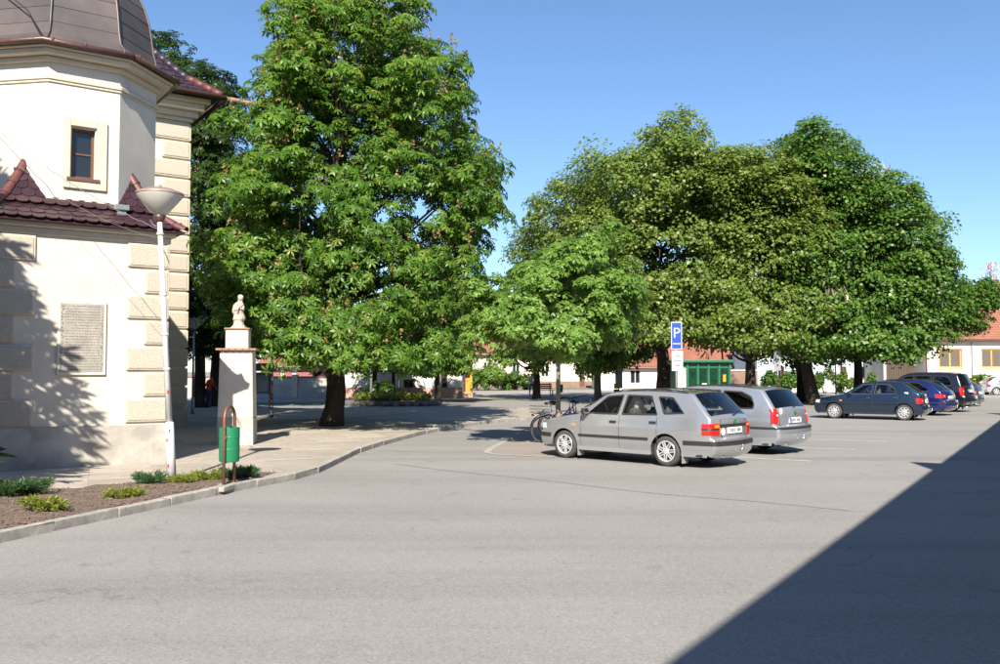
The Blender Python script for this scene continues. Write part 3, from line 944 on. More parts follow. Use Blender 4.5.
    def build(s):
        S = s.S; L = s.L; r = S['r']; root = s.root
        body_m = S['paint']
        # ---- outline over the top, front bumper to rear bumper
        keys = S['profile']
        pts = [(k[0], k[1]) for k in keys]
        marks = {}
        prof = [pts[0]]
        for i, (a, b) in enumerate(zip(pts, pts[1:])):
            if len(keys[i]) > 2: marks[keys[i][2]] = len(prof) - 1
            l = math.hypot(b[0] - a[0], b[1] - a[1]); n = max(1, round(l / .085))
            for k in range(1, n + 1): prof.append((a[0] + (b[0] - a[0]) * k / n, a[1] + (b[1] - a[1]) * k / n))
        s.prof = prof
        nrm = []
        for i in range(len(prof)):
            a, c = prof[max(0, i - 1)], prof[min(len(prof) - 1, i + 1)]
            d = Vector((c[0] - a[0], c[1] - a[1])).normalized(); nrm.append(Vector((-d.y, d.x)))
        for _ in range(2):
            nrm = [(nrm[max(0, i - 1)] + nrm[i] * 2 + nrm[min(len(nrm) - 1, i + 1)]).normalized() for i in range(len(nrm))]
        ins = [Vector(p) - n * r for p, n in zip(prof, nrm)]
        # ---- skin over the top
        rows = []
        for p, n, q in zip(prof, nrm, ins):
            w = s.y(q.x, q.y); row = []
            cr = s.crown(n.x)
            ys = []
            for k in range(5):
                a = k / 4 * math.pi / 2
                ys.append((w - r + r * math.cos(a), r * math.sin(a)))
            inner = w - r - .035
            ys += [(inner, r)] + [(inner * f, r) for f in (.75, .5, .25, 0)]
            for yy, h in ys:
                t = cr * (1 - (yy / w) ** 2)
                pp = q + n * (h + t)
                row.append((pp.x, yy, pp.y))
            full = [(x, -yy, z) for x, yy, z in row] + [(x, yy, z) for x, yy, z in reversed(row[:-1])]
            rows.append([s.P(x, yy, z) for x, yy, z in full])
        m_ = len(rows[0])
        body, ws, rw = MB(), MB(), MB()
        ranges = {'ws': (marks['ws0'], marks['ws1']), 'rw': (marks['rw0'], marks['rw1'])}
        allv = [p for rr in rows for p in rr]
        fb, fw, fr = [], [], []
        for i in range(len(rows) - 1):
            for j in range(m_ - 1):
                f = (i * m_ + j, i * m_ + j + 1, (i + 1) * m_ + j + 1, (i + 1) * m_ + j)
                mid = 5 <= j < m_ - 6
                if mid and ranges['ws'][0] <= i < ranges['ws'][1]: fw.append(f)
                elif mid and ranges['rw'][0] <= i < ranges['rw'][1]: fr.append(f)
                else: fb.append(f)
        body.add(allv, fb); ws.add(allv, fw); rw.add(allv, fr)
        # ---- sides: flat outline with arches and window openings, cut into a grid, then bent to shape
        zb = S['sill']
        low = []
        for cx in (S['axles'][1], S['axles'][0]):
            ra = S['arch']; zc = S['tyre']
            a0 = math.asin(max(-1, min(1, (zb - zc) / ra)))
            low += [(cx + ra * math.cos(a), zc + ra * math.sin(a)) for a in [a0 + (math.pi - 2 * a0) * k / 14 for k in range(15)]]
        outline = [tuple(p) for p in ins] + [(ins[-1].x - .02, zb)] + low + [(ins[0].x + .02, zb)]
        loops = [outline] + [round_poly(w, .035) for w in S['windows']]
        flat = [p for lp in loops for p in lp]
        def area(lp): return abs(sum(lp[i - 1][0] * lp[i][1] - lp[i][0] * lp[i - 1][1] for i in range(len(lp)))) / 2
        want = area(loops[0]) - sum(area(l_) for l_ in loops[1:])
        for attempt in range(12):
            jit = 0 if attempt == 0 else .0015
            jl = [[(p[0] + random.uniform(-jit, jit), p[1] + random.uniform(-jit, jit)) for p in lp] for lp in loops]
            flat = [p for lp in jl for p in lp]
            tri = tessellate_polygon([[Vector((p[0], p[1], 0)) for p in lp] for lp in jl])
            if abs(sum(area([flat[i] for i in t]) for t in tri) - want) < .01 * want: break
        bm = bmesh.new()
        vs = [bm.verts.new((p[0], 0, p[1])) for p in flat]
        for t in tri:
            try: bm.faces.new([vs[i] for i in t])
            except ValueError: pass
        geom = lambda: bm.verts[:] + bm.edges[:] + bm.faces[:]
        for k in range(1, int(L / .14)): bmesh.ops.bisect_plane(bm, geom=geom(), plane_co=(k * .14, 0, 0), plane_no=(1, 0, 0))
        for k in range(22): bmesh.ops.bisect_plane(bm, geom=geom(), plane_co=(0, 0, .25 + k * .055), plane_no=(0, 0, 1))
        bmesh.ops.remove_doubles(bm, verts=bm.verts, dist=1e-5)
        bm.verts.index_update()
        base = [(v.co.x, v.co.z) for v in bm.verts]; fcs = [tuple(v.index for v in f.verts) for f in bm.faces]
        bm.free()
        for sy in (-1, 1):
            body.add([s.P(x, sy * s.y(x, z), z) for x, z in base], fcs)
        bo = body.build('body', body_m, root, weld=True, sharp=38)
        ws.build('windscreen', S['glass'], root, smooth=True, weld=True)
        rwo = rw.build('rear_window', S['rglass'], root, smooth=True, weld=True)
        # ---- side panes with black seals
        for sy in (-1, 1):
            for wi, w in enumerate(S['windows']):
                q = round_poly(w, .035)
                g = S['rglass'] if wi >= S.get('tint_from', 9) else S['glass']
                ctr = (sum(p[0] for p in q) / len(q), sum(p[1] for p in q) / len(q))
                b = MB(); k = len(q)
                b.add([s.P(x, sy * (s.y(x, z) - .012), z) for x, z in q], [tuple(range(k))])
                o = b.build('side_window', g, root)
                inn = [(x + (ctr[0] - x) * min(.5, .022 / max(.05, abs(ctr[0] - x) + .02)), z + (ctr[1] - z) * min(.5, .022 / max(.05, abs(ctr[1] - z) + .02))) for x, z in q]
                out = [(x - (ctr[0] - x) * .012 / max(.1, abs(ctr[0] - x)), z - (ctr[1] - z) * .012 / max(.1, abs(ctr[1] - z))) for x, z in q]
                ring_ = MB()
                lay = [[s.P(x, sy * (s.y(x, z) + .004), z) for x, z in out], [s.P(x, sy * (s.y(x, z) + .002), z) for x, z in inn], [s.P(x, sy * (s.y(x, z) - .014), z) for x, z in inn]]
                for l_ in lay: l_.append(l_[0])
                ring_.grid(lay); ring_.build('window_seal', M_BLACK, o)
        # ---- floor, arch liners, seats
        lin = MB()
        wl = S['W'] / 2 - .06
        lin.box(s.P(L / 2, 0, zb + .03), (L - .5, wl * 2, .04))
        lin.box(s.P(.55 * S['axles'][0] + .25, 0, .42), (.9, wl * 1.2, .36))
        for cx in S['axles']:
            ra = S['arch'] + .02
            for sy in (-1, 1):
                rr_ = []
                for k in range(13):
                    a = math.pi * k / 12 * 1.1 - .05 * math.pi
                    rr_.append([s.P(cx + ra * math.cos(a), sy * (S['W'] / 2 - .05), S['tyre'] + ra * math.sin(a)), s.P(cx + ra * math.cos(a), sy * (S['W'] / 2 - .32), S['tyre'] + ra * math.sin(a))])
                lin.grid(rr_)
                k0 = len(lin.v); lin.v += [r_[1] for r_ in rr_]; lin.f.append(tuple(range(k0, k0 + 13)))
        lin.box(s.P(S['dash'], 0, S['belt'] - .16), (.42, wl * 1.86, .26))
        lin.box(s.P(S['bootx'], 0, S['belt'] - .25), (L - S['bootx'] - .15 if False else .06, wl * 1.8, .5))
        lin.build('underbody', M_DARKIN, root)
        belt = S['belt']
        for xs in S['seats']:
            for sy in (-.36, .36):
                st = MB()
                st.box(s.P(xs, sy, .5), (.5, .5, .16))
                Mx = Matrix.Rotation(R(14), 3, 'Y')
                st.box(s.P(xs + .30, sy, .78), (.13, .48, .60), M=Mx)
                so = st.build('seat', M_SEAT, root, bevel=.05)
                hd = MB().box(s.P(xs + .385, sy, 1.135), (.10, .26, .17), M=Mx)
                hd.build('headrest', M_CLOTH if (S.get('cover') and sy < 0 and xs == S['seats'][0]) else M_SEAT, so, bevel=.035)
        sw = MB(); cx_, cz_ = S['dash'] + .34, belt - .02
        Mw = Matrix.Rotation(R(-62), 3, 'Y')
        sw.tube([Vector(s.P(cx_, -.36, cz_)) + Mw @ Vector((.18 * math.cos(a), .18 * math.sin(a), 0)) for a in [k * math.pi / 9 for k in range(19)]], .014, 6)
        sw.build('steering_wheel', M_BLACK, root)
        # ---- wheels
        for cx in S['axles']:
            for sy in (-1, 1):
                s.wheel(cx, sy)
        # ---- trim
        for sy in (-1, 1):
            zs = S['strip']
            if zs:
                a = S['axles'][0] + S['arch'] + .05; b_ = S['axles'][1] - S['arch'] - .05
                s.side_patch('side_moulding', a, S['doors'][1] - .006, zs - .025, zs + .025, .014, M_BLACK, root, sy)
                s.side_patch('side_moulding', S['doors'][1] + .006, b_, zs - .025, zs + .025, .014, M_BLACK, root, sy)
            if S['bumper_strip']:
                zf, zr, hb = S['bumper_strip']
                s.corner_patch('bumper_strip', S['axles'][0] - S['arch'] - .05 - s.xf(zf), 9, zf - hb, zf + hb, .012, M_BLACK, root, sy, rear=False)
                s.corner_patch('bumper_strip', s.xr(zr) - S['axles'][1] - S['arch'] - .05, 9, zr - hb, zr + hb, .012, M_BLACK, root, sy)
            # darker plastic strip along the sill
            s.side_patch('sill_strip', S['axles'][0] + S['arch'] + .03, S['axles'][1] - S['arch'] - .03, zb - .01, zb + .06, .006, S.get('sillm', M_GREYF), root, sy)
            for dxs in S['doors']:
                s.side_patch('door_seam', dxs - .005, dxs + .005, zb + .09, belt - .01, .0015, M_BLACK, root, sy, n=1, nz=8)
            for (hx, hz) in S['handles']:
                s.side_patch('door_handle', hx - .075, hx + .075, hz - .022, hz + .022, .02, S.get('handle_mat', M_BLACK), root, sy, n=3)
            # mirror
            mx, mz = S['mirror']
            yy = s.y(mx, mz)
            mb = MB(); mb.box(s.P(mx, sy * (yy + .10), mz + .06), (.09, .17, .12)); mb.box(s.P(mx, sy * (yy + .01), mz + .01), (.06, .10, .05))
            mo = mb.build('mirror', S.get('mirror_mat', M_BLACK), root, bevel=.025)
            MB().box(s.P(mx + .047, sy * (yy + .10), mz + .06), (.004, .14, .09)).build('mirror_glass', M_CHROME, mo)
            # front lamps, indicator, tail lamps
            fl = S['headlamp']
            s.corner_patch('headlamp', fl[0], fl[1], fl[2], fl[3], .008, M_CLEAR, root, sy, rear=False)
            if S.get('indicator'):
                ix, iz = S['indicator']
                s.side_patch('indicator', ix - .04, ix + .04, iz - .022, iz + .022, .012, M_AMBER, root, sy, n=2)
            tl = S['taillamp']
            if len(tl) == 4:
                t_ = s.corner_patch('taillamp', tl[0], tl[1], tl[2], tl[3], .010, M_RED, root, sy)
                zm = tl[2] + (tl[3] - tl[2]) * .52
                hh = (tl[3] - tl[2])
                if S.get('lamp_style') == 'band':
                    s.corner_patch('lamp_band', tl[0] * .98, tl[1] * .97, zm - hh * .09, zm + hh * .10, .0125, M_BLACK, t_, sy)
                    s.end_patch('lamp_amber', *sorted((sy * (s.y(s.xr(zm), zm) - tl[1] * .93), sy * (s.y(s.xr(zm), zm) - tl[1] * .45))), zm + hh * .14, zm + hh * .36, .013, M_AMBER, t_, n=3)
                else:
                    s.end_patch('lamp_clear', *sorted((sy * (s.y(s.xr(zm), zm) - tl[1] * .9), sy * (s.y(s.xr(zm), zm) - tl[1] * .5))), zm - hh * .02, zm + hh * .10, .013, M_CLEAR, t_, n=3)
        # grille
        g0, g1 = S['grille']
        s.end_patch('grille', -.42, .42, g0, g1, .006, M_BLACK, root, rear=False)
        # tailgate: plate, garnish, badge, stickers, wiper
        zp = S['plate']; pw = .26
        po = s.end_patch('number_plate', -pw, pw, zp - .055, zp + .055, .014, M_PLATE, root, n=6)
        ink = MB()
        xx = -.17
        rr = random.Random(int(L * 1000))
        while xx < .22:
            if not (-.01 < xx < .035):
                ink.box(s.P(s.end_x(xx, zp) + .0155, xx, zp), (.003, .038, .062))
            xx += .056
        ink.build('plate_print', M_PLATEINK, po)
        if S.get('eu'):
            s.end_patch('plate_band', -pw, -pw + .055, zp - .053, zp + .053, .0155, M_EUBLUE, po, n=2)
        if S.get('garnish'):
            zg = S['garnish']; s.end_patch('garnish', -.50, .50, zg - .028, zg + .028, .012, M_BLACK, root)
        zb_ = S['badge']
        bx_ = s.end_x(0, zb_)
        Mb = Matrix.Rotation(R(90), 3, 'Y')
        MB().lathe([(.045, 0), (.045, .014), (.034, .018), (0, .018)], 14, M=Mb, c=s.P(bx_ + .004, 0, zb_)).build('badge', M_GREENB, root)
        if S.get('sticker'):
            y_s, z_s = S['sticker']
            MB().lathe([(.07, 0), (.07, .006), (0, .007)], 18, M=Mb, c=s.P(s.end_x(y_s, z_s) + .008, y_s, z_s)).build('round_sticker', M_STICK, root)
        if S.get('wiper'):
            zw = S['wiper']; xw = s.end_x(.1, zw)
            MB().bar(s.P(xw + .03, .0, zw), s.P(xw - .02, .30, zw + .07), .02, .02).build('rear_wiper', M_BLACK, root)
        # tailgate shut lines
        hw = s.y(s.xr(.8), .8)
        for sy in (-1, 1):
            yy = sy * (hw - S['r'] - S['taillamp'][1] * S.get('gate', .2))
            s.end_patch('tailgate_seam', *sorted((yy, yy + .008)), S['bump_top'], S['belt'] - .02, .001, M_BLACK, root, n=1, nz=5)
        s.end_patch('tailgate_seam', -hw + .1, hw - .1, S['bump_top'] - .006, S['bump_top'] + .006, .002, M_BLACK, root, n=8, nz=1)
        # roof rails, exhaust, tow bar, mud flaps
        if S.get('rails'):
            x0, x1 = S['rails']
            for sy in (-1, 1):
                rp = []
                for k in range(13):
                    x = x0 + (x1 - x0) * k / 12
                    zr = max(p[1] for p in s.prof if abs(p[0] - x) < .09)
                    up = .032 if 0 < k < 12 else .0
                    rp.append(s.P(x, sy * (s.y(x, zr) - .075), zr + up - .005))
                q = MB().tube(rp, .013, 6)
                for k in (3, 6, 9): q.box(Vector(rp[k]) - Vector((0, 0, .025)), (.10, .026, .034))
                q.build('roof_rail', M_BLACK, root)
        if S.get('drip'):
            for sy in (-1, 1):
                x0, x1 = S['drip']; rp = []
                for k in range(11):
                    x = x0 + (x1 - x0) * k / 10
                    zr = max(p[1] for p in s.prof if abs(p[0] - x) < .09)
                    rp.append(s.P(x, sy * (s.y(x, zr) - .012), zr - .012))
                MB().tube(rp, .014, 6).build('drip_rail', M_BLACK, root)
        ex = MB().tube([s.P(L - .35, -.42 * .9, .24), s.P(L + .0, -.42 * .9, .225)], .028, 10); ex.build('exhaust', M_CHROME, root, smooth=True)
        if S.get('tow'):
            b = MB().tube([s.P(L - .25, 0, .30), s.P(L + .08, 0, .30), s.P(L + .15, 0, .33), s.P(L + .17, 0, .39)], .022, 8)
            b.lathe([(0, -.035), (.02, -.03), (.03, 0), (.02, .03), (0, .035)], 10, c=s.P(L + .17, 0, .41)); b.build('tow_bar', M_CHROME, root, smooth=True)
        for cx in S['axles']:
            for sy in (-1, 1):
                MB().box(s.P(cx + S['arch'] + .015, sy * (S['W'] / 2 - .13), .20), (.014, .2, .24)).build('mud_flap', S.get('flap', M_BLACK), root)

    def wheel(s, cx, sy):
        S = s.S; rt = S['tyre']; key = (rt, S['wheel'])
        if key not in WHEELS:
            rr = rt * .70; wd = .175
            t = MB().lathe([(rr, -wd / 2), (rr + .012, -wd / 2 - .006), (rt - .03, -wd / 2 - .004), (rt - .006, -wd / 2 + .02), (rt, -wd * .2), (rt, wd * .2), (rt - .006, wd / 2 - .02), (rt - .03, wd / 2 + .004), (rr + .012, wd / 2 + .006), (rr, wd / 2)], 36)
            tm = t.mesh('tyre', M_TYRE, sharp=50)
            q = MB().lathe([(rr + .004, .085), (rr - .004, .092), (rr - .022, .088), (rr - .028, .05), (rr - .03, -.05)], 36)
            if S['wheel'] == 'mesh':
                n = 7
                for k in range(n):
                    for d in (-.17, .17):
                        a, a2 = 2 * math.pi * k / n, 2 * math.pi * k / n + d * 2.0
                        q.bar((.05 * math.cos(a), .05 * math.sin(a), .078), ((rr - .02) * math.cos(a2), (rr - .02) * math.sin(a2), .075), .019, .020)
            elif S['wheel'] == 'cap':
                n = 9
                for k in range(n):
                    a = 2 * math.pi * k / n
                    q.bar((.05 * math.cos(a), .05 * math.sin(a), .078), ((rr - .015) * math.cos(a), (rr - .015) * math.sin(a), .075), .052, .02)
                q.lathe([(.115, .072), (.09, .084), (0, .086)], 24)
            else:
                n = 5
                for k in range(n):
                    for d in (-.11, .11):
                        a = 2 * math.pi * k / n + d
                        q.bar((.05 * math.cos(a), .05 * math.sin(a), .080), ((rr - .02) * math.cos(a), (rr - .02) * math.sin(a), .072), .042, .024)
            q.lathe([(.062, .07), (.058, .092), (.04, .097), (0, .098)], 20)
            rm = q.mesh('rim', M_HUBCAP if S['wheel'] == 'cap' else M_ALLOY, sharp=35)
            dm = MB().lathe([(rr, -.03), (rr, .03), (.12, .034), (0, .034)], 30).mesh('gap_shade_disc', M_BLACK)  # black backing disc, puts shade into the gaps between the spokes
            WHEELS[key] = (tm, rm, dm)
        e = empty('wheel'); e.parent = s.root
        e.location = s.P(cx, sy * (S['W'] / 2 - .115), rt); e.rotation_euler = (R(-90) * sy, 0, 0)
        for nm, me in zip(('tyre', 'rim', 'gap_shade_disc'), WHEELS[key]):
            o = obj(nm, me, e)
            if nm == 'rim': o.rotation_euler = (0, 0, random.uniform(0, 3))
WHEELS = {}
def place(car, px, py, rz, cx_axle, near=-1):
    """put the car so that the near-side tyre at that axle stands on the ground pixel"""
    g = gp(px, py)
    S = car.S
    lx, ly = S['axles'][cx_axle] - S['L'] / 2, near * (S['W'] / 2 - .03)
    car.root.rotation_euler = (0, 0, rz)
    car.root.location = (g.x - (lx * math.cos(rz) - ly * math.sin(rz)), g.y - (lx * math.sin(rz) + ly * math.cos(rz)), 0)

SILVER = paint('silver_paint', (0.40, 0.405, 0.41)); SILVER2 = paint('pale_silver_paint', (0.40, 0.42, 0.45))
TEAL = paint('dark_teal_paint', (0.009, 0.022, 0.045), .4); BLUE = paint('blue_paint', (0.012, 0.020, 0.12), .4)
BLACKP = paint('black_paint', (0.012, 0.013, 0.022), .3); GREYP = paint('dark_grey_paint', (0.10, 0.115, 0.13)); PALE = paint('ice_silver_paint', (0.55, 0.58, 0.64))

estate = dict(L=4.21, W=1.64, r=.055, belt=.93, tumble=.30, ftap=(.9, .17), rtap=(.8, .10), sill=.21, tyre=.287, arch=.335, axles=(.76, 3.21), paint=SILVER, glass=M_GLASS, rglass=M_GLASS,
    profile=[(.10, .22), (.02, .30), (.0, .42), (.02, .53), (.07, .56), (.06, .66), (.12, .74), (.30, .80), (.75, .875), (1.10, .925, 'ws0'), (1.42, 1.13), (1.74, 1.335, 'ws1'), (1.88, 1.375), (2.15, 1.405), (2.7, 1.42), (3.3, 1.405), (3.62, 1.375), (3.70, 1.355, 'rw0'), (3.90, 1.14), (4.07, .955, 'rw1'), (4.11, .91), (4.13, .72), (4.14, .56), (4.20, .53), (4.21, .42), (4.19, .30), (4.10, .22)],
    windows=[[(1.36, .945), (1.80, 1.295), (2.17, 1.325), (2.10, .95)], [(2.20, .95), (2.27, 1.325), (2.82, 1.315), (3.02, .965)], [(2.98, 1.305), (3.30, 1.295), (3.60, 1.01), (3.17, .985)]],
    doors=(1.20, 2.15, 3.02), handles=[(2.0, .80), (2.93, .82)], mirror=(1.36, .93), strip=.50, bumper_strip=(.47, .47, .04), headlamp=(.16, .42, .60, .71), indicator=(1.02, .70), taillamp=(.16, .24, .62, .83), lamp_style='band', grille=(.61, .69),
    plate=.70, garnish=.79, badge=.86, sticker=(-.42, .68), wiper=.97, bump_top=.555, rails=(1.95, 3.55), drip=(1.25, 3.6), tow=True, dash=1.42, bootx=3.3, seats=(1.95, 2.75), cover=True, wheel='mesh', flap=M_GREYF, gate=.9)
octa = dict(estate); octa.update(L=4.52, W=1.73, belt=.94, paint=SILVER2, rglass=M_GLASSD, tint_from=1, tyre=.312, arch=.355, axles=(.86, 3.372), tumble=.26, r=.07,
    profile=[(.10, .22), (.02, .30), (.0, .44), (.03, .56), (.08, .60), (.08, .70), (.16, .78), (.40, .85), (.85, .92), (1.20, .96, 'ws0'), (1.58, 1.18), (1.95, 1.38, 'ws1'), (2.1, 1.42), (2.4, 1.45), (2.9, 1.46), (3.5, 1.445), (3.95, 1.41), (4.06, 1.39), (4.09, 1.36, 'rw0'), (4.23, 1.18), (4.36, .99, 'rw1'), (4.39, .94), (4.41, .75), (4.42, .63), (4.50, .60), (4.52, .48), (4.50, .34), (4.40, .24)],
    windows=[[(1.50, .965), (1.96, 1.33), (2.36, 1.375), (2.36, .97)], [(2.44, .97), (2.44, 1.375), (3.10, 1.37), (3.10, .975)], [(3.18, .98), (3.18, 1.365), (3.62, 1.345), (3.86, 1.24), (3.95, 1.08), (3.93, .99)]],
    doors=(1.32, 2.40, 3.14), handles=[(2.24, .84), (3.0, .86)], handle_mat=SILVER2, mirror=(1.48, .95), mirror_mat=SILVER2, strip=.52, bumper_strip=(.55, .585, .022), headlamp=(.22, .40, .64, .78), indicator=None, taillamp=(.05, .13, .68, 1.0), lamp_style='clear', grille=(.65, .77),
    plate=.74, garnish=None, badge=.90, sticker=(-.56, .94), wiper=1.02, bump_top=.64, rails=(2.15, 3.9), drip=None, tow=True, dash=1.6, bootx=3.5, seats=(2.15, 3.0), cover=False, wheel='spoke', eu=True, gate=.6)
hatch = dict(estate); hatch.update(L=3.86, paint=TEAL, sillm=M_BLACK, wheel='cap', rails=None, cover=False, tow=True, drip=None,
    profile=[(.10, .22), (.02, .30), (.0, .42), (.02, .53), (.07, .56), (.06, .66), (.12, .74), (.30, .80), (.75, .875), (1.10, .925, 'ws0'), (1.42, 1.13), (1.74, 1.325, 'ws1'), (1.88, 1.365), (2.15, 1.39), (2.6, 1.40), (3.0, 1.375), (3.14, 1.35, 'rw0'), (3.42, 1.17), (3.68, .985, 'rw1'), (3.74, .93), (3.77, .72), (3.79, .56), (3.84, .53), (3.86, .42), (3.84, .30), (3.75, .22)],
    windows=[[(1.36, .945), (1.80, 1.29), (2.17, 1.32), (2.10, .95)], [(2.20, .95), (2.27, 1.32), (2.72, 1.30), (2.90, 1.14), (2.98, .97)]],
    doors=(1.20, 2.15, 3.02), strip=None, bumper_strip=None, bump_top=.55, taillamp=(.15, .20, .62, .80), lamp_style='clear', sticker=None, garnish=None, flap=M_BLACK, seats=(1.95, 2.65), bootx=3.1)
blue_est = dict(octa); blue_est.update(sillm=M_BLACK, paint=BLUE, W=1.77, L=4.6, handle_mat=BLUE, mirror_mat=BLUE, axles=(.88, 3.50), rtap=(.9, .16),
    profile=[(.10, .22), (.02, .30), (.0, .44), (.03, .56), (.08, .60), (.08, .70), (.16, .78), (.40, .85), (.85, .92), (1.20, .96, 'ws0'), (1.58, 1.18), (1.95, 1.36, 'ws1'), (2.1, 1.40), (2.4, 1.43), (2.9, 1.43), (3.5, 1.405), (3.86, 1.36), (3.92, 1.34, 'rw0'), (4.16, 1.16), (4.36, .99, 'rw1'), (4.41, .93), (4.45, .75), (4.46, .63), (4.56, .60), (4.60, .48), (4.57, .34), (4.46, .24)],
    windows=[[(1.50, .965), (1.96, 1.32), (2.36, 1.355), (2.36, .97)], [(2.44, .97), (2.44, 1.355), (3.10, 1.34), (3.10, .975)], [(3.18, .98), (3.18, 1.335), (3.56, 1.31), (3.86, 1.10), (3.96, .99)]],
    taillamp=(.24, .24, .72, .86), sticker=None, eu=False, bumper_strip=(.52, .52, .02), gate=.9)
suv = dict(octa); suv.update(sillm=M_BLACK, paint=BLACKP, W=1.82, L=4.55, belt=1.10, tyre=.36, arch=.41, sill=.33, handle_mat=BLACKP, mirror_mat=BLACKP, axles=(.85, 3.50), glass=M_GLASSD, tumble=.22,
    profile=[(.12, .34), (.03, .42), (.0, .56), (.03, .68), (.06, .72), (.06, .88), (.14, .98), (.40, 1.04), (.95, 1.10), (1.25, 1.13, 'ws0'), (1.60, 1.38), (1.92, 1.61, 'ws1'), (2.05, 1.66), (2.4, 1.70), (3.0, 1.715), (3.7, 1.70), (4.10, 1.67), (4.18, 1.64, 'rw0'), (4.27, 1.40), (4.36, 1.15, 'rw1'), (4.38, 1.08), (4.42, .85), (4.43, .72), (4.52, .70), (4.55, .58), (4.53, .44), (4.43, .36)],
    windows=[[(1.56, 1.13), (1.96, 1.55), (2.36, 1.60), (2.36, 1.14)], [(2.44, 1.14), (2.44, 1.60), (3.12, 1.60), (3.12, 1.145)], [(3.22, 1.15), (3.22, 1.59), (3.80, 1.57), (3.98, 1.30), (3.98, 1.17)]],
    handles=[(2.24, 1.02), (3.0, 1.03)], mirror=(1.52, 1.13), strip=None, bumper_strip=None, headlamp=(.2, .4, .78, .94), grille=(.76, .92), taillamp=(.10, .14, .74, 1.08), plate=.93, badge=1.03, wiper=1.19, bump_top=.73, sticker=None, rails=(2.1, 4.0), dash=1.65, tow=True, seats=(2.2, 3.05))

CA = R(-43)
c1 = Car('estate_car', estate, 'silver estate car with black side mouldings, parked beside the bicycles', 'cars parked in the bays')
place(c1, 666, 466.6, CA, 1)
c2 = Car('estate_car', octa, 'pale silver estate car with dark tinted rear windows, behind the silver estate', 'cars parked in the bays')
place(c2, 729.5, 453.3, CA - R(1), 1)
c3 = Car('hatchback_car', hatch, 'dark teal hatchback with a white sticker behind its rear door, parked under trees', 'cars parked in the bays')
place(c3, 904, 420.6, R(-34), 1)
c4 = Car('estate_car', blue_est, 'bright blue estate car parked next to the dark teal hatchback', 'cars parked in the bays')
place(c4, 917, 415.5, R(-44), 1)
c5 = Car('suv_car', suv, 'tall black off-road car parked past the blue estate', 'cars parked in the bays')
place(c5, 940, 412.0, R(-44), 1)
hg = dict(hatch); hg.update(paint=GREYP)
c6 = Car('hatchback_car', hg, 'dark grey hatchback almost hidden beyond the tall black car', 'cars parked in the bays')
place(c6, 962, 406.5, R(-46), 1)
hp_ = dict(hatch); hp_.update(paint=PALE, wheel='spoke')
c7 = Car('hatchback_car', hp_, 'light silver hatchback parked along the yellow-windowed house', 'cars parked in the bays')
hp_['sillm'] = M_BLACK
place(c7, 996.5, 395.2, R(178), 1, near=1)
MB().box(c3.P(3.30, -(c3.y(3.3, 1.0) + .004), .99), (.13, .006, .07)).build('white_sticker', M_STICK, c3.root)
for dx in (0,):
    MB().box(c1.P(3.80, -.40, 1.105), (.10, .10, .004), M=Matrix.Rotation(R(47), 3, 'Y')).build('window_sticker', mat('blue_sticker', (.12, .30, .62), .5), c1.root)
# ================================================================== trees
M_BARK = mat('bark', (0.050, 0.038, 0.030), 0.95, c2=(0.024, 0.019, 0.016), scale=14, stretch=(1, 1, .25), bump=1.0, bscale=22, c3=(0.085, 0.066, 0.052), c3scale=2.2)
M_BARKL = mat('pale_bark', (0.27, 0.22, 0.17), 0.95, c2=(0.16, 0.13, 0.10), scale=12, stretch=(1, 1, .3), bump=0.6, bscale=25)
M_CHEST = leafmat('chestnut_leaves', (0.045, 0.115, 0.015), (0.140, 0.259, 0.034), (0.224, 0.280, 0.063), transl=.42)
M_LIND = leafmat('linden_leaves', (0.066, 0.125, 0.018), (0.180, 0.250, 0.046), (0.34, 0.35, 0.12), transl=.42)
M_LIND2 = leafmat('dark_linden_leaves', (0.033, 0.094, 0.014), (0.106, 0.206, 0.027), (0.275, 0.325, 0.088), transl=.42)
M_MAPLE = leafmat('maple_leaves', (0.085, 0.170, 0.026), (0.205, 0.340, 0.068), (0.28, 0.40, 0.11), transl=.45)
M_DARKL = leafmat('shade_leaves', (0.018, 0.042, 0.008), (0.045, 0.09, 0.015))  # leaf green darkened to stand in for the church's shade; one dark shrub shares it
M_SPIKE = leafmat('faded_flower', (0.20, 0.13, 0.045), (0.30, 0.22, 0.085), transl=.2)
M_DRYTW = leafmat('dry_twigs', (0.20, 0.15, 0.10), (0.32, 0.26, 0.18), transl=.05)
M_JUNI = leafmat('juniper', (0.035, 0.085, 0.035), (0.09, 0.17, 0.06))
M_JUNIY = leafmat('golden_juniper', (0.11, 0.16, 0.02), (0.25, 0.27, 0.05))
M_SPRUCE = leafmat('spruce_needles', (0.014, 0.035, 0.012), (0.04, 0.075, 0.02))

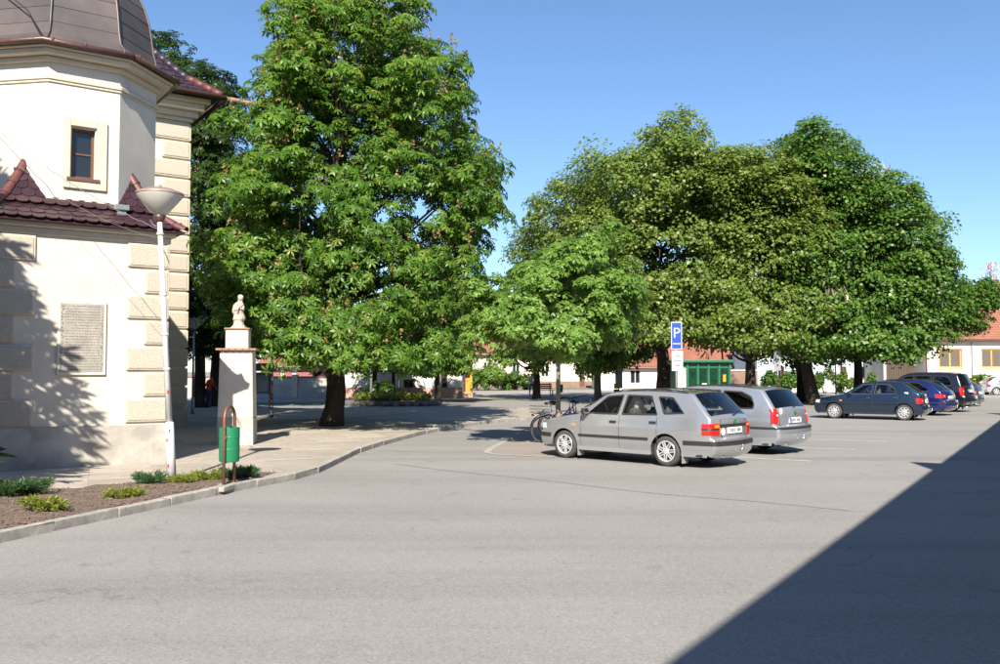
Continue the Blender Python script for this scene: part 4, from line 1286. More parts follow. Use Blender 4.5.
def leaf_cloud(name, m, parent, pos, nrm, kind, size, rg):
    """one mesh of many small leaves; pos/nrm arrays; kind picks the outline"""
    n = len(pos)
    nrm = nrm / np.linalg.norm(nrm, axis=1, keepdims=True)
    ref = rg.normal(size=(n, 3)); a = np.cross(nrm, ref); a /= np.linalg.norm(a, axis=1, keepdims=True) + 1e-9
    b = np.cross(nrm, a)
    sz = size * rg.uniform(.7, 1.25, size=(n, 1))
    if kind == 'palm':                      # horse-chestnut: leaflets fanned round the stalk and hanging
        K = 6; V_ = []; 
        for k in range(K):
            th = 2 * math.pi * k / K + .25
            d = a * math.cos(th) + b * math.sin(th); e = np.cross(nrm, d)
            l = (1.0 if k not in (0,) else .55)
            tip = pos + (d * .92 - nrm * .42) * sz * l
            mid = pos + (d * .58 - nrm * .10) * sz * l
            V_.append(np.stack([pos, mid + e * sz * .17 * l, tip, mid - e * sz * .17 * l], 1))
        V_ = np.stack(V_, 1).reshape(-1, 3); nq = n * K
        base = np.arange(nq)[:, None] * 4
        faces = (base + np.array([[0, 1, 2, 3]]))
        # weld leaflets at the stalk so that a leaf is one island
        st = (np.arange(nq) // K) * K * 4
        faces[:, 0] = st
        idx = faces
    elif kind == 'leaf':
        d, e = a, b
        fold = nrm * sz * .12
        V_ = np.stack([pos - d * sz * .5, pos + e * sz * .42 + fold - d * sz * .06, pos + d * sz * .55 - fold, pos - e * sz * .42 + fold - d * sz * .06], 1).reshape(-1, 3)
        idx = np.arange(n)[:, None] * 4 + np.array([[0, 1, 2, 3]])
    elif kind == 'star':                    # lobed maple leaf from three diamonds
        V_ = []
        for k, (th, l) in enumerate(((0, 1.0), (1.15, .8), (-1.15, .8))):
            d = a * math.cos(th) + b * math.sin(th); e = np.cross(nrm, d)
            V_.append(np.stack([pos, pos + d * sz * .45 * l + e * sz * .2, pos + d * sz * .9 * l - nrm * sz * .2, pos + d * sz * .45 * l - e * sz * .2], 1))
        V_ = np.stack(V_, 1).reshape(-1, 3); nq = n * 3
        idx = np.arange(nq)[:, None] * 4 + np.array([[0, 1, 2, 3]])
        idx[:, 0] = (np.arange(nq) // 3) * 12
    elif kind == 'spike':                   # upright cone of faded blossom
        V_ = []
        up = np.array([[0, 0, 1.0]])
        for th in (0, 1.05, 2.1):
            d = np.array([[math.cos(th), math.sin(th), 0]])
            V_.append(np.stack([pos - d * sz * .22, pos + d * sz * .22, pos + d * sz * .10 + up * sz * .6, pos + up * sz, pos - d * sz * .12 + up * sz * .55], 1))
        V_ = np.stack(V_, 1).reshape(-1, 3)
        idx = np.arange(n * 3)[:, None] * 5 + np.array([[0, 1, 2, 3, 4]])
    elif kind == 'blade':                   # long thin needle spray or dry twig along nrm
        d, e = nrm, a
        V_ = np.stack([pos - e * sz * .06, pos + e * sz * .06, pos + d * sz * .6 + e * sz * .09, pos + d * sz, pos + d * sz * .6 - e * sz * .09], 1).reshape(-1, 3)
        idx = np.arange(n)[:, None] * 5 + np.array([[0, 1, 2, 3, 4]])
    me = bpy.data.meshes.new(name)
    k = idx.shape[1]; nf = idx.shape[0]
    me.vertices.add(len(V_)); me.vertices.foreach_set('co', V_.astype(np.float32).ravel())
    me.loops.add(nf * k); me.loops.foreach_set('vertex_index', idx.astype(np.int32).ravel())
    me.polygons.add(nf); me.polygons.foreach_set('loop_start', (np.arange(nf) * k).astype(np.int32))
    me.materials.append(m); me.update(calc_edges=True); me.validate()
    o = obj(name, me, parent); o['kind'] = 'stuff'
    return o

def limb(b, p, q, r0, r1, rg, n=6, wob=.06, seg=6):
    p, q = Vector(p), Vector(q); l = (q - p).length
    pts, rs = [], []
    o1 = Vector(rg.normal(size=3)) * l * wob
    for k in range(seg + 1):
        t = k / seg
        pts.append(p.lerp(q, t) + o1 * math.sin(math.pi * t) + Vector((0, 0, -l * .08 * math.sin(math.pi * t))))
        rs.append(r0 + (r1 - r0) * t)
    b.tube(pts, rs, n)

def trunk_mesh(base, top, r0, r1, rg, seed_bend=.12, flare=1.28, n=14):
    b = MB(); base, top = Vector(base), Vector(top)
    pts, rs = [], []
    bend = Vector((rg.normal() * seed_bend, rg.normal() * seed_bend, 0))
    K = 9
    for k in range(K + 1):
        t = k / K
        pts.append(base.lerp(top, t) + bend * math.sin(math.pi * t) + Vector((0, 0, -.12 if k == 0 else 0)))
        f = 1 + (flare - 1) * max(0, 1 - t * (top - base).length / .7) ** 2
        rs.append((r0 + (r1 - r0) * t) * f * (1 + rg.uniform(-.05, .05)))
    b.tube(pts, rs, n)
    return b, pts

def tree(name, label, base, Y, trunk, lobes, lm, kind, size, nleaf, seed, bark=None, spike=0, dry=0, group='trees of the square', rclump=(.45, .85), squash=.62, depth=.85, lean=None, leaves_up=.55, fill=.25, cat='tree', forks=None):
    """trunk=(radius, height to the fork); lobes are (px, py, r px) of the crown as seen, spread round the trunk's axis in depth"""
    rg = np.random.default_rng(seed)
    base = Vector(base); root = empty(name, base, 0, label, cat, group)
    Y = base.y
    s = Y / F
    L3 = []
    xs = [at(l[0], l[1], Y).x for l in lobes]; half = max(abs(x - base.x) + l[2] * s for x, l in zip(xs, lobes))
    for l in lobes:
        c = at(l[0], l[1], Y); r = l[2] * s
        reach = math.sqrt(max(0.05, half ** 2 - (c.x - base.x) ** 2)) * depth
        # keep the silhouette: lobes go round the axis, nearest ones shrunk toward the axis a little
        m = max(0, reach - r)
        for dy in ((-m, 0, m) if m > r * .5 else (0,)):
            k = (Y + dy) / Y                                    # same direction from the camera
            L3.append((np.array([c.x * k if dy < 0 else c.x, base.y + dy, CAMH + (c.z - CAMH) * (k if dy < 0 else 1)]), r * (k if dy < 0 else 1)))
    core = list(L3)
    for c, r in core:                                           # ragged edge: small sprays standing out of each lobe
        for k in range(3):
            dv = rg.normal(size=3); dv[2] = abs(dv[2]) * 1.2; dv /= np.linalg.norm(dv)
            L3.append((c + dv * r * rg.uniform(.80, .98), max(.3, r * rg.uniform(.18, .30))))
    area = np.array([r * r for _, r in L3]); area /= area.sum()
    rm = np.mean(rclump)
    per = 70 if kind != 'palm' else 17
    nclump = int(nleaf / per)
    pick = rg.choice(len(L3), size=nclump, p=area)
    C = np.array([L3[i][0] for i in pick]); Rr = np.array([L3[i][1] for i in pick])
    d = rg.normal(size=(nclump, 3)); d /= np.linalg.norm(d, axis=1, keepdims=True)
    rad = np.where(rg.random(nclump) < fill, rg.random(nclump) ** .5 * .75, rg.uniform(.70, 1.04, nclump))
    cc = C + d * (rad * np.maximum(Rr - .12, .2))[:, None]
    # drop clumps that sit deep inside another lobe
    keep = np.ones(nclump, bool)
    for (c, r) in L3:
        dist = np.linalg.norm(cc - c, axis=1)
        keep &= ~((dist < r * .62) & (rg.random(nclump) > fill))
    zmin = min(c[2] - r for c, r in L3)
    cc, d, Rr = cc[keep], d[keep], Rr[keep]
    cc = cc[cc[:, 2] > zmin - .2]; d = d[:len(cc)]
    rc = rg.uniform(*rclump, size=len(cc))
    n = int(per * keep.size / len(cc)) if len(cc) else per
    n = min(n, int(per * 1.5))
    N = len(cc) * n
    ci = np.repeat(np.arange(len(cc)), n)
    dd = rg.normal(size=(N, 3)); dd /= np.linalg.norm(dd, axis=1, keepdims=True)
    dd[:, 2] = np.where(rg.random(N) < .6, np.abs(dd[:, 2]), dd[:, 2])
    rr = rg.uniform(.55, 1.05, N)
    sq = rg.uniform(squash * .55, squash * 1.25, len(cc))
    P_ = cc[ci] + dd * (rr * rc[ci])[:, None] * np.stack([np.ones(N), np.ones(N), sq[ci]], 1)
    P_[:, 2] -= .25 * rc[ci] * (np.linalg.norm(dd[:, :2], axis=1)) * rr
    ax = np.array([base.x, base.y, np.mean([c[2] for c, r in core])])
    ow = P_ - ax; ow[:, 2] *= .6; ow /= np.linalg.norm(ow, axis=1, keepdims=True) + 1e-6
    nn = dd * .38 + ow * .62 + np.array([[0, 0, leaves_up]]) + rg.normal(size=(N, 3)) * .30
    P0 = np.array([base.x, base.y, base.z])
    crown = leaf_cloud('crown', lm, root, P_ - P0, nn, kind, size, rg)
    if spike:
        out = cc[rg.choice(len(cc), size=min(spike, len(cc)), replace=False)]
        k = len(out); out = out + rg.normal(size=(k, 3)) * .2 + np.array([[0, 0, 1]]) * (rclump[1] * squash * .62)
        u = rg.random((k, 13, 1)); q = out[:, None, :] + np.concatenate([rg.normal(size=(k, 13, 2)) * .045 * (1.15 - u), u * .24], 2)
        leaf_cloud('faded_flower_spikes', M_SPIKE, root, q.reshape(-1, 3) - P0, rg.normal(size=(k * 13, 3)) + np.array([[0, -.6, .3]]), 'leaf', .074, rg)
    if dry:
        k0 = dry
        i = rg.choice(len(cc), size=k0); q = np.repeat(cc[i], 26, 0) + rg.normal(size=(k0 * 26, 3)) * .35
        dn = rg.normal(size=(len(q), 3)) * .4 + np.array([[0, 0, -1.0]])
        leaf_cloud('dry_twigs', M_DRYTW, root, q - P0, dn, 'blade', .5, rg)
    # wood: trunk, limbs to the lobes, twigs to the clumps
    r0, hf = trunk
    axis_top = Vector((lean[0] if lean else 0, lean[1] if lean else 0, hf))
    b, pts = trunk_mesh((0, 0, 0), axis_top, r0, r0 * .72, rg, seed_bend=min(.12, r0 * .3))
    zt = max(c[2] + r for c, r in L3)
    tops = [pts[-1]]
    if not forks:
        e = Vector((axis_top.x + rg.normal() * .3, axis_top.y + rg.normal() * .3, hf + (zt - hf) * .62))
        limb(b, pts[-1], e, r0 * .66, r0 * .10, rg, 10, .04, 8); axis_end = e
    else: axis_end = axis_top
    wood = bark or M_BARK
    b.build('trunk', wood, root, smooth=True)
    br = MB()
    for c, r in core:
        cv = Vector(c) - base
        if cv.z < hf * .7: cv = Vector((cv.x, cv.y, hf * .8))
        t = max(0, min(.8, (cv.z - hf) / max(.5, (axis_end.z - hf)) - .35))
        st = axis_top.lerp(axis_end, t)
        limb(br, st, cv, r0 * .26 * (1 - t * .5), r0 * .05, rg, 6, .07)
    lobes_c = np.array([c for c, r in L3])
    for i in rg.choice(len(cc), size=min(len(cc), 90), replace=False):
        j = np.argmin(np.linalg.norm(lobes_c - cc[i], axis=1))
        limb(br, Vector(lobes_c[j]) - base, Vector(cc[i]) - base, r0 * .05, .010, rg, 4, .08, 3)
    br.build('branches', wood, root, smooth=True)['kind'] = 'stuff'
    return root

# ---- the big flowering horse chestnut beside the statue
tree('chestnut_tree', 'big horse chestnut with faded flower spikes, trunk beside the saint statue pillar', gp(331, 425.5, KZ), 29.6, (.34, 2.3),
     [(335, -12, 58), (306, 20, 44), (392, 18, 42), (345, 55, 70), (282, 80, 40), (424, 85, 44), (264, 130, 40), (330, 130, 80), (432, 140, 56), (468, 178, 38), (470, 205, 40), (241, 190, 34), (300, 205, 74), (398, 215, 80),
      (233, 258, 36), (300, 285, 66), (380, 292, 68), (443, 268, 46), (262, 322, 36), (330, 338, 34), (420, 330, 40), (375, 335, 40), (230, 297, 32), (285, 345, 24), (310, 352, 18), (355, 352, 20), (300, 325, 34), (400, 352, 20)],
     M_CHEST, 'palm', .19, 40000, 11, spike=1100, rclump=(.40, .75), group='horse chestnuts by the church')
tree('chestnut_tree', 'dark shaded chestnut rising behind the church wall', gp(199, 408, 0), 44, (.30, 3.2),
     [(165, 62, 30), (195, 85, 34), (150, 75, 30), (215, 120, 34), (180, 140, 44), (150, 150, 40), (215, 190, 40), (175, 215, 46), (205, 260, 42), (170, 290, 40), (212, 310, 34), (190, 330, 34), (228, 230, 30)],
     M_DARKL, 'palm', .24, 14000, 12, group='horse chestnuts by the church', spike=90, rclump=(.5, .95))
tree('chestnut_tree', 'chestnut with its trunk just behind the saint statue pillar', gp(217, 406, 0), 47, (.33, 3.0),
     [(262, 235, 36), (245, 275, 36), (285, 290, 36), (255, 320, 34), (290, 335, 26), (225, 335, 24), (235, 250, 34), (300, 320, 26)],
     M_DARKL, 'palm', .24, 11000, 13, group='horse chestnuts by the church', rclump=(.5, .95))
tree('street_tree', 'tree with a metal pole against its trunk at the flower bed', gp(374, 401, 0), 53, (.26, 2.4),
     [(375, 320, 24), (354, 332, 22), (396, 334, 20), (372, 346, 22), (360, 357, 14)], M_CHEST, 'palm', .24, 6500, 14, group='trees beyond the flower bed', rclump=(.5, .9))
tree('street_tree', 'slim dark trunked tree before the white wall, grey box on it', gp(394, 398.5, 0), 56, (.14, 2.3),
     [(398, 336, 16), (387, 346, 14), (408, 346, 14), (396, 358, 10)], M_CHEST, 'palm', .24, 2600, 15, group='trees beyond the flower bed', rclump=(.4, .8))
tree('street_tree', 'round crowned tree between the white wall and the orange post', gp(438.5, 403, 0), 51, (.17, 2.3),
     [(440, 300, 34), (415, 335, 24), (462, 335, 24), (440, 345, 28), (412, 362, 14), (455, 360, 16), (425, 365, 12)], M_CHEST, 'palm', .22, 6500, 16, group='trees beyond the flower bed', rclump=(.4, .8))
tree('street_tree', 'low ball crowned tree with a stout short trunk on the far lawn', gp(536.5, 399, 0), 58, (.26, 2.1),
     [(520, 300, 34), (552, 310, 36), (535, 335, 36), (505, 340, 26), (565, 344, 22), (535, 354, 18), (490, 320, 22), (512, 352, 16), (575, 330, 24)], M_MAPLE, 'leaf', .22, 22000, 17, group='trees beyond the flower bed', rclump=(.5, .9))
tree('street_tree', 'tree with a straight grey trunk standing by the far red-roofed house', gp(598, 400, 0), 56, (.24, 2.6),
     [(600, 315, 32), (575, 330, 26), (628, 335, 26), (602, 345, 26), (590, 362, 12), (615, 358, 16), (640, 345, 18)], M_MAPLE, 'leaf', .21, 17000, 18, bark=M_BARKL, group='trees beyond the flower bed', rclump=(.5, .9))
# ---- young maple rising by the bicycles
tree('young_maple', 'young maple with a pale slender trunk rising beside the bicycles', gp(558.5, 446, 0), 21.6, (.066, 2.6),
     [(562, 262, 26), (592, 262, 30), (535, 280, 26), (612, 290, 28), (575, 292, 32), (512, 306, 26), (545, 314, 30), (600, 320, 28), (488, 318, 22), (628, 312, 22), (570, 340, 24), (515, 336, 20), (472, 300, 15), (608, 240, 18), (622, 338, 18), (478, 330, 14), (535, 345, 16)],
     M_MAPLE, 'star', .13, 34000, 19, bark=M_BARKL, rclump=(.22, .45), squash=.7, fill=.35)
# ---- lindens round the car park
LG = 'lindens round the car park'
tree('linden_tree', 'tall yellow-flowering linden with thick dark trunk behind the parking sign', gp(662, 403.5, 0), 46, (.45, 3.1),
     [(682, 128, 20), (690, 140, 22), (660, 145, 24), (672, 165, 34), (600, 178, 30), (640, 190, 44), (695, 185, 42), (575, 198, 28), (550, 222, 30), (542, 255, 28), (530, 245, 20), (600, 245, 50), (660, 250, 60), (720, 240, 44), (540, 270, 20), (620, 300, 44), (690, 305, 40), (650, 315, 34), (733, 200, 26)],
     M_LIND, 'leaf', .175, 115000, 20, group=LG, rclump=(.55, 1.05), squash=.72)
tree('linden_tree', 'yellow-green linden with a forked trunk beyond the pale silver estate', gp(751, 406, 0), 45, (.32, 2.3),
     [(732, 172, 26), (760, 168, 24), (710, 190, 22), (785, 178, 20), (775, 205, 40), (740, 225, 50), (800, 240, 36), (770, 265, 52), (725, 290, 34), (800, 300, 36), (760, 318, 36), (735, 330, 20), (790, 330, 18), (715, 330, 20)],
     M_LIND, 'leaf', .17, 100000, 21, group=LG, rclump=(.55, 1.05), squash=.72, dry=10)
tree('linden_tree', 'tallest dark green linden with a leaning trunk in front of the blue-white house', gp(815, 405, 0), 46.5, (.36, 3.2),
     [(815, 138, 20), (800, 150, 16), (830, 158, 28), (800, 172, 24), (850, 190, 34), (815, 205, 42), (870, 222, 34), (840, 245, 46), (800, 260, 40), (865, 280, 42), (820, 300, 44), (790, 315, 30), (850, 320, 34), (825, 345, 24), (790, 345, 16)],
     M_LIND2, 'leaf', .175, 100000, 22, group=LG, rclump=(.5, 1.0), squash=.7, lean=(-.55, .2), dry=22)
tree('linden_tree', 'dark linden with upright trunk beside the leaning linden', gp(802, 402, 0), 51, (.30, 3.0),
     [(800, 235, 36), (780, 275, 34), (815, 290, 36), (795, 325, 26), (770, 310, 24)], M_LIND2, 'leaf', .20, 22000, 23, group=LG, rclump=(.5, .95))
tree('linden_tree', 'wide dark linden whose branches reach over the parked off-road car', gp(857, 403.5, 0), 49, (.27, 3.4),
     [(880, 195, 26), (900, 205, 22), (918, 232, 28), (890, 245, 38), (930, 265, 26), (905, 285, 38), (945, 300, 28), (975, 302, 20), (870, 300, 36), (920, 320, 26), (880, 335, 24), (955, 322, 16), (900, 345, 18), (860, 340, 22), (985, 292, 14), (930, 340, 12), (990, 305, 14), (965, 312, 22)],
     M_LIND2, 'leaf', .175, 95000, 24, group=LG, rclump=(.5, .95))

# ---- spruce left of the annex, mostly out of the picture; its shade lies on the wall
def spruce(base, H, Rb, seed):
    rg = np.random.default_rng(seed)
    root = empty('spruce_tree', base, 0, 'dark spruce whose lowest twigs hang beside the church annex', 'tree')
    b, pts = trunk_mesh((0, 0, 0), (0, 0, H), .16, .02, rg, .05); b.build('trunk', M_BARK, root, smooth=True)
    br = MB(); pos, nr = [], []
    z = .45
    while z < H - .3:
        r = Rb * (1 - (z / H) ** 1.6)
        for k in range(12):
            a = rg.uniform(0, 6.28); l = r * rg.uniform(.75, 1.08)
            d = Vector((math.cos(a), math.sin(a), 0))
            tip = Vector((0, 0, z)) + d * l + Vector((0, 0, -.12 * l + .10 * l * rg.normal()))
            br.tube([(0, 0, z), Vector((0, 0, z + .03)).lerp(tip, .5), tip], [.022, .014, .005], 4)
            sdir = Vector((-d.y, d.x, 0))
            for q in np.arange(.18, 1.0, .035):
                p = Vector((0, 0, z)).lerp(tip, q)
                w = .46 * (1.15 - q)
                for sg in (-1, 1, -1, 1):
                    pos.append(p + Vector(rg.normal(size=3)) * .02); nr.append(sdir * sg * (w + .1) + d * .45 + Vector((0, 0, rg.uniform(-.3, .12))))
        z += .19
    br.build('branches', M_BARK, root)['kind'] = 'stuff'
    leaf_cloud('needles', M_SPRUCE, root, np.array([tuple(p) for p in pos]), np.array([tuple(q) for q in nr]), 'blade', .30, rg)
spruce((-9.9, 10.8, KZ), 10.6, 3.35, 31)

# ---- low shrubs in the bed
def shrub(px, py, r, h, m, seed, label, nm='juniper_shrub'):
    rg = np.random.default_rng(seed); base = gp(px, py, KZ)
    root = empty(nm, base, 0, label, 'shrub', 'low shrubs in the bed')
    br = MB(); pos, nr = [], []
    for k in range(15):
        a = rg.uniform(0, 6.28); l = r * rg.uniform(.5, 1.1)
        tip = Vector((math.cos(a) * l, math.sin(a) * l * .8, h * rg.uniform(.5, 1.1)))
        br.tube([(0, 0, 0), tip * .5 + Vector((0, 0, h * .25)), tip], [.008, .006, .002], 4)
        for q in np.arange(.2, 1.02, .02):
            p = (tip * q) + Vector((0, 0, h * .5 * math.sin(math.pi * q) * .5))
            for j in range(4): pos.append(p + Vector(rg.normal(size=3)) * .025); nr.append(tip.normalized() + Vector(rg.normal(size=3)) * .7)
    br.build('stems', M_BARK, root)['kind'] = 'stuff'
    leaf_cloud('foliage', m, root, np.array([tuple(p) for p in pos]), np.array([tuple(q) for q in nr]), 'blade', .055, rg)
shrub(47, 512, .27, .15, M_JUNIY, 41, 'bright yellow-green juniper, the largest golden one in the bed')
shrub(8, 498, .34, .20, M_JUNI, 42, 'dark green juniper in the spruce shade at the bed end')
shrub(32, 496, .28, .18, M_JUNI, 45, 'small dark juniper next to the shaded juniper')
shrub(152, 485, .32, .14, M_JUNI, 43, 'blue-green juniper at the foot of the white lamp post')
shrub(124, 498, .26, .09, M_JUNIY, 44, 'thin straggling yellow-green juniper midway along the bed')
shrub(182, 484, .20, .09, M_JUNIY, 46, 'sparse golden juniper just beyond the lamp post foot')
shrub(231, 479, .20, .13, M_JUNI, 47, 'green juniper growing under the green litter bin')
shrub(247, 478, .18, .12, M_JUNI, 48, 'small dark juniper past the litter bin near the kerb')
shrub(208, 480.5, .22, .10, M_JUNIY, 49, 'tiny olive juniper between lamp post and litter bin')
# ================================================================== houses round the square
M_WHITE = mat('white_wall', (0.72, 0.69, 0.62), 0.9, c2=(0.64, 0.61, 0.55), scale=.7)
M_PINK = mat('pink_wall', (0.66, 0.53, 0.45), 0.9, c2=(0.60, 0.48, 0.41), scale=.7)
M_PINKP = mat('pink_plinth', (0.48, 0.29, 0.22), 0.9, c2=(0.42, 0.26, 0.2), scale=2)
M_BLUEW = mat('bluish_wall', (0.56, 0.63, 0.68), 0.9, c2=(0.50, 0.56, 0.61), scale=.7)
M_CREAM = mat('cream_wall', (0.70, 0.63, 0.56), 0.9, c2=(0.64, 0.58, 0.51), scale=.8)
M_GREYW = mat('grey_wall', (0.42, 0.40, 0.37), 0.9, c2=(0.34, 0.32, 0.30), scale=1.5)
M_RROOF = mat('red_roof', (0.31, 0.125, 0.075), 0.8, c2=(0.22, 0.09, 0.058), scale=1.2, bump=.3, bscale=12)
M_YELF = mat('yellow_frame', (0.50, 0.31, 0.08), 0.5)
M_BLIND = mat('brown_blind', (0.13, 0.10, 0.08), 0.7, c2=(0.09, 0.07, 0.055), scale=3, stretch=(14, 14, .2))
M_BROWNP = mat('brown_plinth', (0.26, 0.165, 0.13), 0.9, c2=(0.2, .13, .1), scale=2)
M_GATE = mat('garage_boards', (0.055, 0.038, 0.030), 0.8, c2=(0.09, 0.065, 0.05), scale=5, stretch=(8, 8, .4))
M_ORANGE = mat('orange_paint', (0.80, 0.27, 0.02), 0.5)
M_GREEN = mat('kiosk_green', (0.012, 0.125, 0.06), 0.45, c2=(0.010, 0.09, 0.045), scale=3)
M_GREENL = mat('kiosk_bright_green', (0.03, 0.36, 0.10), 0.4)
M_KPANE = mat('kiosk_pane', (0.010, 0.045, 0.025), 0.12, c2=(0.006, .02, .012), scale=4)
M_STEEL = mat('galvanised', (0.42, 0.43, 0.44), 0.45, metal=.6, c2=(0.34, .35, .36), scale=9)
M_DSTEEL = mat('dark_post', (0.045, 0.045, 0.05), 0.6)
M_WINF = mat('window_white', (0.62, 0.60, 0.56), 0.6)
def roofed(parent, x0, x1, Y, depth, eave, ridge, m=M_RROOF, ov=.4):
    """saddle roof over a house that faces the camera, with a row of tile battens showing at the eave"""
    b = MB(); t = .16
    ym = Y + depth / 2
    A = [(x0 - ov, Y - ov, eave), (x1 + ov, Y - ov, eave), (x1 + ov, ym, ridge), (x0 - ov, ym, ridge), (x0 - ov, Y + depth + ov, eave), (x1 + ov, Y + depth + ov, eave)]
    Bt = [(p[0], p[1], p[2] - t) for p in A]
    b.add(A + Bt, [(0, 1, 2, 3), (3, 2, 5, 4), (7, 6, 9, 8), (8, 9, 10, 11), (0, 6, 7, 1), (1, 7, 8, 2), (2, 8, 11, 5), (4, 10, 9, 3), (3, 9, 6, 0), (5, 11, 10, 4)])
    r = b.build('roof', m, parent)
    cm = MB(); n = int((x1 - x0 + 2 * ov) / .28); sl = math.hypot(ym - Y + ov, ridge - eave)
    me = bpy.data.meshes.get('tile_course') 
    k = 0; s = 0
    b2 = MB()
    while s < sl - .1:
        f = s / sl
        y_, z_ = Y - ov + (ym - Y + ov) * f, eave + (ridge - eave) * f
        b2.add([(x0 - ov, y_ - .02, z_ + .012), (x1 + ov, y_ - .02, z_ + .012), (x1 + ov, y_ - .02, z_ + .05), (x0 - ov, y_ - .02, z_ + .05), (x0 - ov, y_ + .3 * (ym - Y + ov) / sl, z_ + .3 * (ridge - eave) / sl + .014), (x1 + ov, y_ + .3 * (ym - Y + ov) / sl, z_ + .3 * (ridge - eave) / sl + .014)], [(0, 1, 2, 3), (3, 2, 5, 4)])
        s += .32
    b2.build('tile_courses', m, r)['kind'] = 'stuff'
    MB().tube([(x0 - ov, ym, ridge + .03), (x1 + ov, ym, ridge + .03)], .13, 8).build('ridge_cap', m, r)
    MB().tube([(x0 - ov, Y - ov - .06, eave - .08), (x1 + ov, Y - ov - .06, eave - .08)], .07, 8).build('gutter', M_GUTTER, r)
    return r
def house(name, label, xa, xb, Y, depth, eave, ridge, wall, windows, wf, wp, sill=None, plinth=None, cols=2, rows=1, fw=.09, group='houses round the square', surround=None):
    """xa, xb in metres; windows as (x0, x1, z0, z1) in world metres"""
    root = empty(name, ((xa + xb) / 2, Y, 0), 0, label, 'house', group); root.location = (0, 0, 0)
    holes = [(w[0] - xa, w[1] - xa, w[2], w[3]) for w in windows]
    facade('wall', (xa, Y, 0), (1, 0, 0), xb - xa, 0, eave, holes, .18, wall, root)
    b = MB(); yb = Y + depth; ym = (Y + yb) / 2
    for x in (xa, xb):
        b.add([(x, Y, 0), (x, yb, 0), (x, yb, eave), (x, ym, ridge - .2), (x, Y, eave)], [(0, 1, 2, 3, 4)])
    b.add([(xa, yb, 0), (xb, yb, 0), (xb, yb, eave), (xa, yb, eave)], [(0, 1, 2, 3)])
    b.build('gable_wall', wall, root)
    MB().box(((xa + xb) / 2, Y + .5, eave / 2), (xb - xa - .1, .04, eave - .1)).build('room_back', M_DARKIN, root)
    for h in holes:
        w = window((xa, Y, 0), (1, 0, 0), (0, 1, 0), h, .14, wf, wp, root, cols=cols, rows=rows, fw=fw, sill=sill)
        if surround:
            q = MB(); e = .16
            for (a, c, z0, z1) in ((h[0] - e, h[0], h[2] - e, h[3] + e), (h[1], h[1] + e, h[2] - e, h[3] + e), (h[0], h[1], h[3], h[3] + e), (h[0], h[1], h[2] - e, h[2])):
                q.box((xa + (a + c) / 2, Y - .015, (z0 + z1) / 2), (c - a, .05, z1 - z0))
            q.build('window_surround', surround, w)
    if plinth: MB().box(((xa + xb) / 2, Y - .02, .35), (xb - xa + .06, .1, .7)).build('plinth', plinth, root)
    if ridge > eave: roofed(root, xa, xb, Y, depth, eave, ridge)
    return root
def X_(px, Y): return at(px, 371, Y).x
def Z_(py, Y): return at(500, py, Y).z
# right: cream house with yellow windows
Y = 72.0
wz = (Z_(368.0, Y) , Z_(349.0, Y))
rh_ = house('house', 'cream house with yellow-framed windows, brown blinds and red tiled roof', X_(925, Y), X_(1130, Y), Y, 9, Z_(339.5, Y), Z_(288, Y), M_CREAM,
      [(X_(939, Y), X_(962, Y), *wz), (X_(981.5, Y), X_(1003, Y), *wz), (X_(1024, Y), X_(1046, Y), *wz)], M_YELF, M_BLIND, sill=M_GREYW, fw=.12, surround=mat('peach_surround', (.66, .44, .33), .9))
MB().box((X_(975, Y), Y - .01, Z_(341.8, Y)), (X_(1130, Y) - X_(822, Y), .16, .14)).build('frieze', M_PINKP, rh_) if False else None
MB().tube([(X_(972, Y), Y - .10, .1), (X_(972.0, Y), Y - .10, Z_(342, Y))], .05, 8).build('downpipe', M_STEEL, rh_)
MB().tube([(X_(926, Y), Y - .10, .1), (X_(926.0, Y), Y - .10, Z_(342, Y))], .07, 8).build('downpipe', M_RIDGE, rh_)
ch = MB().box((X_(1001, 75), 75, Z_(322, 75)), (.6, .55, 2.6)).build('chimney', mat('ochre_chimney', (.55, .38, .16), .9), rh_)
# garage between the houses
g = empty('garage', (0, 0, 0), 0, 'low garage with dark brown boarded gate and red roof strip', 'garage')
Yg = 74.0
xa, xb = X_(884, Yg), X_(925, Yg) - .05
MB().box(((xa + xb) / 2, Yg + 2.1, Z_(356, Yg) / 2), (xb - xa, 4, Z_(356, Yg))).build('wall', M_GREYW, g)
nb = 14
for k in range(nb):
    w = (xb - xa) * .86 / nb
    MB().box((xa + (xb - xa) * .07 + w * (k + .5), Yg + .07, Z_(358, Yg) / 2), (w * .95, .05, Z_(358, Yg) - .1)).build('gate_board', M_GATE, g, bevel=.008)
roofed(g, xa, xb, Yg, 4, Z_(354, Yg), Z_(345, Yg), ov=.15)
# bluish white house behind the lindens
Y = 78.0
wz = (Z_(378.5, Y), Z_(366.5, Y))
house('house', 'bluish white low house with small dark windows behind the lindens', X_(757, Y), X_(884, Y), Y, 8, Z_(345, Y), Z_(305, Y), M_BLUEW,
      [(X_(x, Y), X_(x + 6.5, Y), *wz) for x in (778, 840, 861)], M_BROWNW, M_DGLASS, sill=M_GREYW, plinth=M_WHITE)
